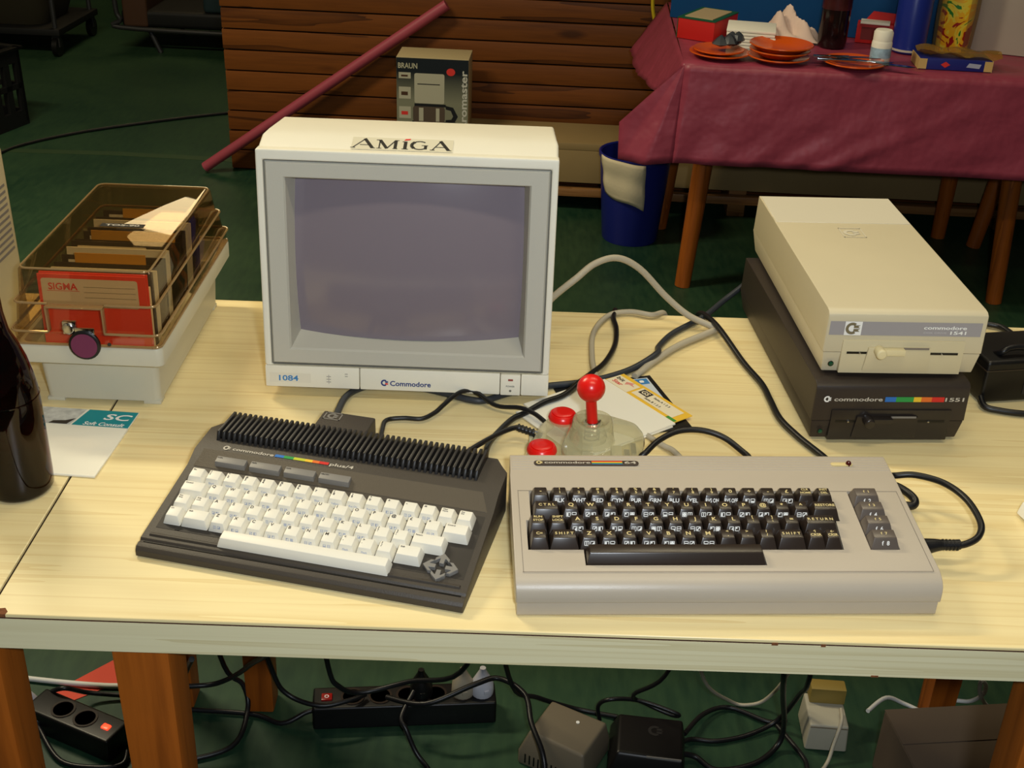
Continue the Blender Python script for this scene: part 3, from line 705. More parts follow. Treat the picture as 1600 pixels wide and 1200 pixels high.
p4_key(-.1434, rows[2], 1, ['Run', 'Stop'], w_=PU-.001); p4_key(-.1241, rows[2], 1, ['Shift', 'Lock'], w_=PU-.001)
for i, ch in enumerate('ASDFGHJKL'): p4_key(-.1047 + PU*i, rows[2], 1, ch, None, (i*3+2) % 8)
p4_key(-.1047 + PU*9, rows[2], 1, ['[', ':']); p4_key(-.1047 + PU*10, rows[2], 1, [']', ';'])
p4_key(.1155, rows[2], 1.9, 'Return')
p4_key(-.1440, rows[3], 1, 'C=', w_=PU-.001); p4_key(-.1198, rows[3], 1.5, 'Shift')
for i, ch in enumerate('ZXCVBNM'): p4_key(-.0953 + PU*i, rows[3], 1, ch, None, (i*5+3) % 8)
for i, (tp, fr_) in enumerate(((['<', ','], 'Flash'), (['>', '.'], 'Flash'), (['?', '/'], None))): p4_key(-.0953 + PU*(7+i), rows[3], 1, tp, fr_)
p4_key(.1012, rows[3], 1.45, 'Shift')
p4_key(0.0005, .0258, 9, None, w_=.1755, d_=.0160, nm='space_bar')
sl = math.atan((.0452-pz(.119))/.0195)
for k, s_ in enumerate(('F1/F4', 'F2/F5', 'F3/F6', 'HELP/F7')):
    g = G(); g.frustum((-.0168, .0168, -.0055, .0050), 0, (-.0165, .0165, -.0040, .0048), .0062)
    x_ = -.1194 + .0384*k; y_ = .1262; zz = pz(.119) + (y_-.119)*math.tan(sl) - .0008
    o = g.build('function_key', m_keygrey, p4, .0005, 2, loc=(x_, y_, zz), rot=(sl*.55, 0, 0))
    g = FG(); g.text(s_, (-.0155, .0024, .0064), X, Y, .0018, align='l'); g.build('legend', m_ink, o)
def arrow_mesh():
    g = G(); pts = [(a*.74, b*.74) for a, b in ((0, .0100), (.0096, .0010), (.0096, -.0044), (.0040, .0010), (.0032, .0010), (.0032, -.0075), (-.0032, -.0075), (-.0032, .0010), (-.0040, .0010), (-.0096, -.0044), (-.0096, .0010))]
    g.prism(pts, -.002, .0042); return g.mesh('cursor_key', m_keygrey, .0005, 1)
am = arrow_mesh()
for (x_, y_), a in (((.1350, .0455), 0), ((.1248, .0362), 90), ((.1350, .0268), 180), ((.1455, .0362), -90)):
    o = link('cursor_key', am, p4, (x_, y_, pz(y_)+.0005)); o.rotation_euler = (Matrix.Rotation(math.atan(PS), 3, 'X') @ Matrix.Rotation(R(a), 3, 'Z')).to_euler()

# plug-in black adapter box behind the charcoal computer
def on_p4(lx, ly, z):
    a = R(-12.056); return (-.2015 + lx*math.cos(a) - ly*math.sin(a), .9325 + lx*math.sin(a) + ly*math.cos(a), T + z)
ad = thing('adapter_box', 'small black adapter box with an embossed emblem behind the cooling fins', 'adapter', on_p4(-.034, .235, 0), R(-12.056))
g = G(); g.box(-.0305, .0305, -.0235, .0195, 0, .044); g.build('shell', m_char, ad, .0022, 3)
g = FG(); em = m_keygrey
for q in ([(-.0265, .0015), (-.0065, .0015), (-.0065, .003), (-.0265, .003)], [(-.0265, .0155), (-.0065, .0155), (-.0065, .017), (-.0265, .017)], [(-.0265, .0015), (-.025, .0015), (-.025, .017), (-.0265, .017)], [(-.008, .0015), (-.0065, .0015), (-.0065, .017), (-.008, .017)]):
    g.plate(q, (0, 0, .0443), X, Y)
g.emblem((-.0172, .0093, .0443), X, Y, .0115); g.build('emblem', em, ad)

# ================================================================== DISK DRIVES
def drive(label, loc, rz, mt, mface, dark, hw, h, D):
    t = thing('disk_drive', label, 'disk drive', loc, rz)
    s_ = .031*h/.0813
    z0 = .004
    # upper shell and lower pan
    g = G(); g.loft([[(-hw+.001, 0, s_), (hw-.001, 0, s_), (hw-.002, 0, h-.009), (-hw+.002, 0, h-.009)], [(-hw, .0012, s_), (hw, .0012, s_), (hw-.001, .0015, h-.004), (-hw+.001, .0015, h-.004)],
        [(-hw, .005, s_), (hw, .005, s_), (hw-.001, .006, h-.0008), (-hw+.001, .006, h-.0008)],
        [(-hw, .012, s_), (hw, .012, s_), (hw-.001, .013, h), (-hw+.001, .013, h)], [(-hw, D-.008, s_), (hw, D-.008, s_), (hw-.001, D-.010, h), (-hw+.001, D-.010, h)], [(-hw+.003, D, s_), (hw-.003, D, s_), (hw-.004, D-.004, h-.004), (-hw+.004, D-.004, h-.004)]])
    shell = g.build('upper_shell', mt, t, .0020, 3)
    g = G(); g.loft([[(-hw+.004, .006, z0), (hw-.004, .006, z0), (hw-.001, .0005, s_-.0006), (-hw+.001, .0005, s_-.0006)], [(-hw+.003, D-.02, z0), (hw-.003, D-.02, z0), (hw-.0005, D-.002, s_-.0006), (-hw+.0005, D-.002, s_-.0006)]])
    g.build('lower_pan', mt, t, .0015, 2)
    for sx in (-1, 1):
        for y_ in (.03, D-.04):
            g = G(); g.lathe([(.007, 0), (.0075, .0042)], 14, (sx*(hw-.02), y_, 0)); g.build('foot', m_black, t)
    return t, shell, s_
DW, DH, DD = .0933, .0813, .392
d2, sh2, s2 = drive('charcoal floppy disk drive lying under the beige drive', (.4431, 1.2444, T), R(4.0), m_drivedark, m_drivedark2, True, .0922, .0790, .385)
d1, sh1, s1 = drive('beige floppy disk drive stacked on the charcoal drive', (.4496, 1.2615, T+.0796), R(2.9), m_drive, m_drive_front, False, DW, DH+.0014, DD)
H1 = DH + .0014
# top details of the beige drive
g = G(); g.box(-.0905, .0915, .281, .380, H1-.001, H1+.0006); g.build('rear_plate', m_drive_rear, d1, .0004, 1)
g = G(); g.box(-.0922, -.0895, .281, .300, H1-.012, H1+.0004); g.build('plate_tab', m_drive, d1, .0004, 1)
g = FG(); zz = H1 + .0005
for q in ([(-.013, .2295), (.017, .2295), (.017, .2310), (-.013, .2310)], [(-.013, .2605), (.017, .2605), (.017, .262), (-.013, .262)], [(-.013, .2295), (-.0115, .2295), (-.0115, .262), (-.013, .262)], [(.0155, .2295), (.017, .2295), (.017, .262), (.0155, .262)]): g.plate(q, (0, 0, zz), X, Y)
g.emblem((0, .2455, zz), X, Y, .020); g.build('embossed_emblem', m_drive_rear, d1)
def pl(g, x0, x1, z0, z1, y): g.plate([(x0, z0), (x1, z0), (x1, z1), (x0, z1)], (0, y, 0), X, Z)
def drive_front(t, mt, mf, dark, dx=0.0, zf=1.0, lever_m=None):
    k = lambda z: z*zf
    g = G(); g.box(-.0720+dx, .0710+dx, -.0022, .004, k(.0055), k(.0475)); face = g.build('drive_face', mf, t, .0008, 2)
    g = FG(); pl(g, -.0660+dx, .0645+dx, k(.0305), k(.0335), -.0026); g.build('disk_slot', m_black, face)
    g = G(); g.frustum((-.0450+dx, .0325+dx, -.0040, -.0024), k(.0095), (-.0420+dx, .0305+dx, -.0060, -.0024), k(.0400)); g.build('finger_rest', mf, face, .0012, 2)
    g = FG(); pl(g, -.002+dx, .028+dx, k(.0385), k(.0412), -.0064); g.build('shutter_gap', m_taupe_dark if not dark else m_keygrey, face)
    for x_ in (-.051, .045):
        g = G(); g.lathe([(.0014, 0), (.0014, .0012), (.0006, .002)], 8, (x_+dx, -.0026, k(.032)), axis='y'); g.build('slot_pin', m_metal, face)
    g = G(); g.box(-.033+dx, -.001+dx, -.0125, -.004, k(.0330), k(.0400)); g.lathe([(.0055, -.001), (.0062, .002), (.0062, .013), (.0050, .0145)], 18, (-.0300+dx, -.004, k(.0368)), axis='y')
    g.build('latch_lever', lever_m or mf, face, .0008, 2)
    g = FG(); pl(g, -.0445+dx, -.0405+dx, k(.0110), k(.0125), -.0026); g.build('index_mark', m_ink, face)
    g = G(); g.lathe([(.0034, 0), (.0034, .0006)], 14, (-.0815+dx, -.0002, k(.0165)), axis='y', mi=0); g.build('lamp_ring', m_black, t)
    g = G(); g.lathe([(.0026, 0), (.0026, .0010), (.0012, .0016)], 14, (-.0815+dx, -.0004, k(.0165)), axis='y'); g.build('drive_lamp', mat('green_lamp', (20, 74, 48), .2, .5), t)
drive_front(d1, m_drive, m_drive_front, False, 0.0, 1.0, mat('latch_cream', (226, 212, 166), .4))
drive_front(d2, m_drivedark, m_drivedark2, True, .0025, .955)
g = FG(); pl(g, -.0898, .0868, .0535, .0707, -.0004); bnd = g.build('name_band', m_band, d1)
g = FG(); pl(g, -.0726, -.0530, .0535, .0707, -.0007); bdg = g.build('emblem_square', m_white, bnd)
g = FG(); g.emblem((-.0642, -.0010, .0621), X, Z, .0150); g.build('emblem', mat('olive_ink', (120, 110, 84), .5), bdg)
g = FG(); g.text('commodore', (.0440, -.0008, .0645), X, Z, .0044, .0500); g.build('wordmark', m_white, bnd)
g = FG(); g.text('1541', (.0600, -.0008, .0582), X, Z, .0042, .0185); g.build('model_number', m_white, bnd)
g = FG(); g.text('DISK DRIVE', (.0330, -.0008, .0580), X, Z, .0022, .0265); g.build('caption', mat('pale_lavender', (186, 182, 184), .5), bnd)
g = FG(); g.emblem((-.0770, -.0006, .0590), X, Z, .0080); g.build('emblem', m_white, d2)
g = FG(); g.text('commodore', (-.0400, -.0006, .0590), X, Z, .0052, .0575); g.build('wordmark', m_silver, d2)
sg = [-.0085, .0045, .0155, .0255, .0345, .0470, .0620]
for k, mi in enumerate((0, 1, 1, 3, 4, 5)):
    g = FG(); pl(g, sg[k], sg[k+1], .0555, .0620, -.0006); g.build('rainbow_bar', RAIN[mi], d2)
g = FG(); g.text('1551', (.0745, -.0006, .0588), X, Z, .0050, .0225); g.build('model_number', m_silver, d2)

# ================================================================== FLOPPY BOX
BX, BY = -.4902, 1.2645
fb = thing('floppy_disk_box', 'pale grey floppy disk box with a smoked transparent lid', 'disk box', (BX, BY, T), R(-.3))
def rr(hw, y0, y1, z, rad=.008): return [(q[0], q[1], z) for q in rrect(-hw, hw, y0, y1, rad)]
g = G(); g.loft([rr(.0680, .006, .292, .004), rr(.0705, .002, .300, .062), rr(.0835, -.020, .318, .0645), rr(.0855, -.0225, .321, .0665), rr(.0857, -.023, .322, .086), rr(.0845, -.0218, .3208, .0885), rr(.0780, -.014, .313, .0885),
                 rr(.0775, -.013, .312, .070), rr(.0680, .0045, .297, .064), rr(.0660, .008, .290, .010)]); g.build('tray', m_boxgrey, fb, smooth=40)
for sx in (-1, 1):
    for y_ in (.0115, .28):
        g = G(); g.box(sx*.058-.0105, sx*.058+.0105, y_-.006, y_+.010, 0, .0046); g.build('foot', m_boxgrey, fb, .001)
th = .0018
def ringset(i):
    return [rr(.0840-i, -.0210+i, .319-i, .0890, .010), rr(.0850-i, -.0222+i, .320-i, .1045, .010), rr(.0858-i, -.0230+i, .321-i, .1055, .010), rr(.0858-i, -.0230+i, .321-i, .1075, .010), rr(.0825-i, -.0180+i, .314-i, .1082, .009),
            rr(.0805-i, -.0130+i, .303-i, .1365, .009), rr(.0815-i, -.0138+i, .304-i, .1372, .009), rr(.0815-i, -.0138+i, .304-i, .1388, .009), rr(.0785-i, -.0095+i, .298-i, .1395, .009), rr(.0765-i, -.004+i, .288-i, .1730-i, .009), rr(.0735-i, -.001+i, .285-i, .1762-i, .008), rr(.0705-i, .002+i, .282-i, .1765-i, .007)]
g = G(); g.loft(list(reversed(ringset(th))) + ringset(0)); lid = g.build('lid', m_smoke, fb, smooth=30)
m_lit_edge = clear('lit_lid_edge', (214, 190, 150), .05, .45, (190, 160, 110), 1.45, 1.5)  # brightness of the lit lid edges put into a paler, hazier tint
def ridge(hw, y0, y1, z, gap=None, rad=.0014):
    pts = rr(hw, y0, y1, z, .009)                      # starts at the front right corner, runs round anticlockwise
    pts = pts + [((gap[0] if gap else hw-.009), y0, z)]
    if gap: pts = [(gap[1], y0, z)] + pts
    else: pts = pts[:-1] + [pts[0]]
    g = G(); g.tube(pts, rad, 6, sub=1); g.build('lit_lid_edge', m_lit_edge, lid)
ridge(.0850, -.0222, .320, .0905); ridge(.0860, -.0232, .3212, .1065, (-.042, .023), .0016); ridge(.0817, -.0140, .3042, .1380, (-.042, .023), .0016); ridge(.0740, -.0015, .2855, .1755)
g = G()
for bx_ in ((-.0425, -.0405, .1065, .138), (.0215, .0235, .1065, .138), (-.0425, .0235, .1365, .1385)): g.box(bx_[0], bx_[1], -.0235, -.0160, bx_[2], bx_[3])
g.build('notch_rim', m_lit_edge, lid, .0003)
g = G(); g.lathe([(.0075, 0), (.0075, .006), (.0055, .0075)], 18, (-.0150, -.0245, .1150), axis='y'); g.box(-.0225, -.0070, -.0285, -.0240, .1075, .1230); lk = g.build('lock', m_metal, fb, .0006)
g = G(); g.box(-.008, .014, -.0315, -.0290, .1120, .1165); g.box(.010, .014, -.0315, -.0290, .1040, .1160); g.build('key_blade', m_metal, lk, .0004)
g = G(); g.lathe([(.0165, 0), (.0180, .001), (.0180, .004), (.0165, .005)], 26, (.0015, -.0290, .0960), axis='y'); kh = g.build('key_bow', m_black, lk)
g = G(); g.lathe([(.0150, 0), (.0150, .0008)], 26, (.0015, -.0342, .0960), axis='y'); g.build('key_disc', m_purple, kh)
g = G(); g.lathe([(.0022, 0), (.0022, .001)], 10, (.0270, -.0240, .0940), axis='y'); g.build('rivet', m_ink, lid)
g = FG(); g.plate([(-.024, -.0055), (.030, -.0055), (.030, .0055), (-.024, .0055)], (0, .136, .1768), X, Y); lb = g.build('lid_label', m_black, lid)
g = FG(); g.text('TOS-90', (.003, .136, .1771), X, Y, .0052, .042); g.build('lid_lettering', m_silver, lb)
# the disks and dividers in the box
def in_box(lx, ly, z):
    a = R(-.3); return (BX + lx*math.cos(a) - ly*math.sin(a), BY + lx*math.sin(a) + ly*math.cos(a), T + z)
def box_disk(y, lean, kind, label, dx=0.0, dz=0.0):
    o = thing('floppy_disk', label, 'floppy disk', in_box(dx, y, .0125+dz), group='floppy disks in the box', rot=(R(-lean), 0, R(-.3)))
    body = {'red': m_sigma, 'black': m_floppy, 'white': m_paper}[kind[0]]
    g = G(); g.box(-.0630, .0630, -.0009, .0009, 0, .148 if kind[0] == 'red' else .1335); g.build('sleeve' if kind[0] != 'black' else 'jacket', body, o, .0004, 1)
    if kind[0] == 'red':
        g = FG(); q = rrect(-.0590, .0530, .108, .1430, .003); g.plate(q, (0, -.0012, 0), X, Z); lb = g.build('label', mat('label_grey_white', (210, 202, 194), .6), o)
        g = FG(); g.text('SIGMA', (-.0340, -.0014, .1335), X, Z, .0085, .034); g.plate([(-.053, .1275), (-.015, .1275), (-.015, .1281), (-.053, .1281)], (0, -.0014, 0), X, Z); g.build('lettering', m_redink, lb)
        g = FG()
        for z_ in (.1330, .1265, .1200): g.plate([(-.010, z_), (.050, z_), (.050, z_+.0005), (-.010, z_+.0005)], (0, -.0014, 0), X, Z)
        g.build('ruled_lines', m_groove, lb)
    else:
        g = FG(); g.plate([(-.055, .105), (.03, .105), (.03, .128), (-.055, .128)], (0, -.0012, 0), X, Z); g.build('label', kind[1], o)
    return o
def box_divider(y, lean, x0, x1, label):
    o = thing('index_divider', label, 'divider', in_box(0, y, .012), group='index dividers in the box', rot=(R(-lean), 0, R(-.3)))
    g = G(); g.box(-.066, .066, -.0006, .0006, 0, .138); g.build('card', m_floppy, o)
    g = G(); g.box(x0, x1, -.0007, .0007, .138, .150); g.build('tab', mat('amber_tab', (206, 150, 40), .5), o)
box_disk(.012, 3, ('red',), 'red paper sleeve with a ruled maker label, foremost in the disk box')
box_disk(.0165, 3, ('red',), 'second red paper sleeve behind the labelled one in the disk box', .0008, .001)
box_disk(.021, 3, ('white', m_labelc), 'white paper sleeve behind the red sleeves in the disk box', .0015, -.001)
box_disk(.036, 4, ('black', m_labelc), 'black floppy disk with cream label behind the front sleeves', .0005, .010)
box_disk(.048, 5, ('white', m_labelc), 'white paper sleeve in front of the first amber tab', .001, .006)
box_divider(.066, 6, -.040, .045, 'dark index divider with amber tab nearest the lock')
box_disk(.080, 6, ('black', m_paper), 'black floppy disk with white label behind the nearest amber tab', .002, .008)
box_disk(.098, 7, ('white', m_paper), 'white paper sleeve leaning in the middle of the disk box', .0012, .010)
box_disk(.118, 7, ('black', m_labelc), 'black floppy disk in front of the middle amber tab', 0, .010)
box_divider(.136, 8, -.045, .060, 'dark index divider with a wide amber tab in the middle of the box')
box_disk(.152, 8, ('black', m_paper), 'black floppy disk behind the middle amber tab', .003, .009)
box_disk(.172, 9, ('black', m_floppy), 'plain black floppy disk without label in the disk box', 0, .006)
box_disk(.192, 9, ('white', m_labelc), 'white paper sleeve towards the hinge of the disk box', .002, .009)
box_divider(.212, 10, -.030, .050, 'dark index divider with amber tab nearest the hinge')
box_disk(.228, 10, ('black', m_paper), 'black floppy disk standing last by the hinge', .002, .008)

# ================================================================== BOTTLE
bt = thing('beer_bottle', 'brown glass bottle with dark contents at the left table edge', 'bottle', (-.5205, 1.0815, T))
prof = [(.026, .0), (.032, .0015), (.0345, .006), (.0348, .02), (.0350, .06), (.0350, .10), (.0342, .120), (.0320, .136), (.0285, .153), (.0230, .170), (.0165, .186), (.0140, .205), (.0132, .235), (.0132, .246), (.0148, .248), (.0148, .258), (.0135, .260)]
g = G(); g.lathe(prof, 40, cap=False); g.lathe([(max(.001, a-.003), z + (.006 if i == 0 else 0)) for i, (a, z) in enumerate(prof)], 40, cap=False); g.build('glass', m_amber, bt, smooth=50)
g = G(); g.lathe([(.001, .0065), (.030, .0066), (.0312, .020), (.0312, .030)], 40); g.build('beer_rest', clear('beer', (200, 110, 30), .05, .25, (120, 60, 15)), bt)
g = G(); g.lathe([(.0351, .112), (.0353, .1122), (.0353, .1135), (.0349, .114)], 40, cap=False); g.build('mould_ring', m_amber, bt)

# ================================================================== PAPER SLEEVES AND LOOSE DISKS
def flat_rect(g, w_, d_, z0, z1): return g.box(-w_/2, w_/2, -d_/2, d_/2, z0, z1)
# disk with a teal label, half under the disk box
sv = thing('floppy_sleeve', 'white paper sleeve lying flat in front of the disk box', 'sleeve', (-.5115, 1.160, T), R(-3.5))
g = G(); g.box(-.0695, .0660, -.0520, .0500, .0003, .0030); g.build('paper', m_paper, sv, .0004, 1)
dk = thing('floppy_disk', 'floppy disk with a teal lettered label poking out of the sleeve', 'floppy disk', (-.5115, 1.160, T+.0005), R(-3.5))
g = G(); g.box(-.066, .0655, .0501, .0885, .0004, .0016); g.build('jacket', m_paper, dk)
g = FG(); g.plate([(-.002, .0515), (.0650, .0515), (.0650, .0880), (.006, .0880)], (0, 0, .0019), X, Y); tl = g.build('teal_label', m_teal, dk)
g = FG(); g.text('SC', (.0455, .0740, .0021), X, (.22, 1, 0), .0135, .030, mi=0); g.text('Soft Consult', (.0350, .0570, .0021), X, (.22, 1, 0), .0075, .048); g.build('lettering', m_white, tl)
g = FG(); g.plate([(-.064, .0515), (-.004, .0515), (.003, .0880), (-.064, .0880)], (0, 0, .0019), X, Y); pc = g.build('picture_label', mat('pale_picture', (196, 196, 190), .6, var=.25, vscale=90), dk)
g = FG(); g.plate([(-.030, .052), (-.008, .052), (-.002, .066), (-.012, .060), (-.026, .058)], (0, 0, .0021), X, Y); g.build('picture_print', m_ink, pc)
g = FG(); g.plate([(-.047, .0525), (-.034, .0525), (-.034, .0555), (-.047, .0555)], (0, 0, .0022), X, Y); g.build('red_patch', m_redink, pc)
g = FG(); g.plate([(-.064, .058), (-.055, .058), (-.055, .062), (-.064, .062)], (0, 0, .0022), X, Y); g.build('blue_patch', m_blueink, pc)
# bundle behind the joystick
def oriented(name, label, cat, c, ang, z): return thing(name, label, cat, (c[0], c[1], T+z), R(ang))
bk = oriented('floppy_disk', 'black floppy disk with a small blue label, lowest of the bundle', 'floppy disk', ((.177+.092)/2, (1.392+1.218)/2), 17.4, 0)
g = G(); flat_rect(g, .133, .1365, .0003, .0018); g.build('jacket', m_floppy, bk, .0003, 1)
g = FG(); g.plate([(.018, -.02), (.060, -.02), (.060, .062), (.018, .062)], (0, 0, .0021), X, Y); lb = g.build('label', mat('pale_blue_label', (206, 214, 220), .6), bk)
g = FG(); g.plate([(.040, .046), (.058, .046), (.058, .060), (.040, .060)], (0, 0, .0023), X, Y); bl = g.build('blue_mark', m_blue2, lb)
g = FG(); g.plate(rrect(.046, .052, .050, .056, .002), (0, 0, .0025), X, Y); g.build('mark_centre', m_white, bl)
ang = math.degrees(math.atan2(.6, .8))   # disk axis
s2_ = oriented('floppy_sleeve', 'white paper sleeve under the yellow labelled disk', 'sleeve', (.100, 1.268), ang, .0019)
g = G(); flat_rect(g, .139, .130, 0, .0016); g.build('paper', m_paper, s2_, .0003, 1)
ya = oriented('floppy_sleeve', 'white paper sleeve holding the yellow labelled disk behind the joystick', 'sleeve', (.1085, 1.280), ang, .0037)
g = G(); g.box(-.066, .060, -.0685, .0685, 0, .0022); g.build('paper', m_paper, ya, .0004, 1)
yd = oriented('floppy_disk', 'floppy disk with a yellow bordered label sticking out of its sleeve', 'floppy disk', (.1085, 1.280), ang, .0040)
g = G(); g.box(.0602, .0905, -.0655, .0660, .0002, .0016); g.build('jacket', m_yellow, yd, .0003, 1)
g = FG(); g.plate([(.0600, .0225), (.0835, .0225), (.0835, .062), (.0600, .062)], (0, 0, .0019), X, Y); lb = g.build('maker_label', m_labelc, yd)
g = FG(); g.plate([(.0650, -.0560), (.0855, -.0560), (.0855, .0190), (.0650, .0190)], (0, 0, .0019), X, Y); l2 = g.build('title_label', m_labelc, yd)
mY = (0, -1, 0)
g = FG(); g.text('bit', (.0775, .0520, .0021), mY, X, .0065, .013, mi=0); g.text('Star', (.0685, .0480, .0021), mY, X, .0065, .017, mi=1); g.plate([(.0780, .0430), (.0835, .0330), (.0795, .0330), (.0765, .0260), (.0760, .0360), (.0715, .0390)], (0, 0, .00205), X, Y, 2); g.build('maker_print', [m_ink, m_redink, mat('pale_red_ink', (226, 150, 136), .6)], lb)
g = FG(); g.plate([(.0730, -.0020), (.0845, -.0020), (.0845, .0150), (.0730, .0150)], (0, 0, .0021), X, Y, 0); g.text('GS', (.0788, .0065, .0023), mY, X, .0075, .012, mi=1)
g.text('Seite A 1 2 3', (.0800, -.0220, .0021), mY, X, .0036, .028, mi=0); g.text('Seite B 1 2 3', (.0705, -.0150, .0021), mY, X, .0036, .028, mi=0); g.build('title_print', [m_ink, m_labelc], l2)
g = FG(); g.plate([(.0600, -.0650), (.0650, -.0650), (.0650, -.0500), (.0600, -.0500)], (0, 0, .0020), X, Y); g.build('green_patch', m_greenink, yd)

# ================================================================== JOYSTICK
jx, jy = .092, 1.180
js = thing('joystick', 'clear plastic joystick with a red ball top and two red buttons', 'joystick', (jx, jy, T))
def smoothpoly(pts, n=4):
    out = []
    for i in range(len(pts)):
        a, b, c = Vector(pts[i-1]), Vector(pts[i]), Vector(pts[(i+1) % len(pts)])
        p0, p1 = b.lerp(a, .28), b.lerp(c, .28)
        for k in range(n+1):
            t = k/n; out.append(tuple(p0*(1-t)**2 + b*2*t*(1-t) + p1*t*t))
    return out
bp_ = smoothpoly([(-.080, -.052), (-.060, .035), (-.038, .072), (-.008, .066), (-.012, -.055)])
g = G(); g.loft([[(q[0]*.97, q[1]*.97, .003) for q in bp_], [(q[0], q[1], .006) for q in bp_], [(q[0], q[1], .020) for q in bp_], [(q[0]*.97, q[1]*.97, .023) for q in bp_]]); g.build('button_base', m_joyclear, js, smooth=40)
hp = smoothpoly([(-.037, -.020), (-.016, .062), (.018, .062), (.054, .043), (.063, .016), (.054, -.050), (-.022, -.058)])
g = G(); g.loft([[(q[0], q[1], .003) for q in hp], [(q[0], q[1], .022) for q in hp], [(q[0]*.97, q[1]*.97, .027) for q in hp], [(q[0]*.90, q[1]*.90, .029) for q in hp]]); g.build('stick_base', m_joyclear, js, smooth=40)
for a in ((-.012, .008, .03, .02), (.03, -.01, .012, .05), (-.06, 0, .02, .07)):
    g = G(); g.box(a[0]-a[2]/2, a[0]+a[2]/2, a[1]-a[3]/2, a[1]+a[3]/2, .004, .012); g.build('inner_part', mat('inner_cream', (196, 190, 160), .5), js, .001)
for a in ((.040, -.018), (.048, -.004)):
    g = G(); g.box(a[0]-.003, a[0]+.003, a[1]-.012, a[1]+.012, .010, .020); g.build('switch_contact', m_metal, js, .0005)
g = G(); g.lathe([(.0268, .0275), (.0256, .0300), (.0242, .0400), (.0226, .0530), (.0218, .0545), (.0188, .0545), (.0130, .0480)], 36, cap=False); g.build('collar', m_joyclear, js, smooth=35)
g = G(); g.lathe([(.0170, .0285), (.0175, .033), (.0155, .035), (.0160, .039), (.0140, .041), (.0140, .045), (.0115, .047), (.0110, .050), (.0085, .052)], 32, cap=False); g.build('inner_collar', m_joyclear, js, smooth=30)
g = G(); g.tube([(.0085*math.cos(k*PI/6), .0085*math.sin(k*PI/6), .027 + .026*k/60) for k in range(61)], .0010, 6, sub=1); g.build('spring', m_metal, js)
g = G(); g.tube([(0, 0, .046), (-.0010, 0, .056), (-.0030, 0, .074), (-.0040, 0, .084)], .0062, 18, sub=1); g.build('shaft', m_red, js)
g = G(); g.lathe([(.0158*math.sin(PI*k/16) + .0001, -.0158*math.cos(PI*k/16)) for k in range(17)], 28, (-.0045, 0, .0935)); g.build('ball_knob', m_red, js, smooth=60)
for cx, cy in ((.061-jx, 1.235-jy), (.036-jx, 1.160-jy)):
    g = G(); g.lathe([(.0165, .020), (.0172, .0235), (.0168, .0255), (.0150, .0290), (.0140, .0298), (.0128, .0295)], 30, (cx, cy, 0)); b_o = g.build('fire_button', m_red, js, smooth=40)
    g = G(); g.lathe([(.0126, .0285), (.0126, .0305), (.0112, .0315), (.004, .0312), (.0005, .0310)], 28, (cx, cy, 0)); g.build('button_cap', m_red, b_o, smooth=40)
g = G(); g.lathe([(.0022, .022), (.0022, .0242)], 10, (-.062, .018, 0)); g.build('screw', m_metal, js)

# ================================================================== BLACK POWER BRICK AND EDGE-OF-FRAME THINGS
ps = thing('power_brick', 'black power supply brick standing beside the disk drives', 'power supply', (.655, 1.402, T), R(11))
g = G(); g.box(-.075, .075, -.042, .042, .002, .060); g.build('shell', m_black, ps, .005, 3)
g = G()
g.box(-.076, .076, -.043, .043, .047, .0482); g.build('seam', m_keydark, ps, smooth=0)
g = G(); g.box(-.02, .04, -.0428, -.0415, .012, .042); g.build('rating_plate', m_fin, ps, .0004)
for sx in (-.06, .06):
    g = G(); g.box(sx-.008, sx+.008, -.03, .03, 0, .003); g.build('foot', m_rubber, ps)
lm = thing('beige_computer_case', 'beige case with vent slots at the left picture edge', 'computer case', (-.635, 1.435, T))
g = G(); g.box(-.40, 0, -.48, 0, .006, .262); g.build('case', mat('case_beige', (196, 180, 138), .5, .3, bump=.1, bscale=700), lm, .006, 3)
for k in range(11):
    g = G(); g.box(-.0035, .0006, -.38, -.012, .132 + k*.0082, .1352 + k*.0082); g.build('vent_slot', m_taupe_dark, lm)
for a in ((-.36, -.44), (-.04, -.44), (-.36, -.04), (-.04, -.04)):
    g = G(); g.lathe([(.012, 0), (.012, .0065)], 12, (a[0], a[1], 0)); g.build('foot', m_black, lm)
rb = thing('keyboard_case', 'corner of a pale plastic case at the right picture edge', 'plastic case', (.727, 1.078, T), R(16))
g = G(); g.frustum((-.165, .16, -.055, .07), .003, (-.160, .16, -.050, .07), .018); g.build('shell', m_cream, rb, .003, 3)
g = G(); g.box(-.12, .15, -.03, .05, .018, .021); g.build('key_panel', m_keywhite, rb, .001)
g = G(); g.box(-.14, .14, -.045, .055, 0, .0035); g.build('foot_pad', m_black, rb)

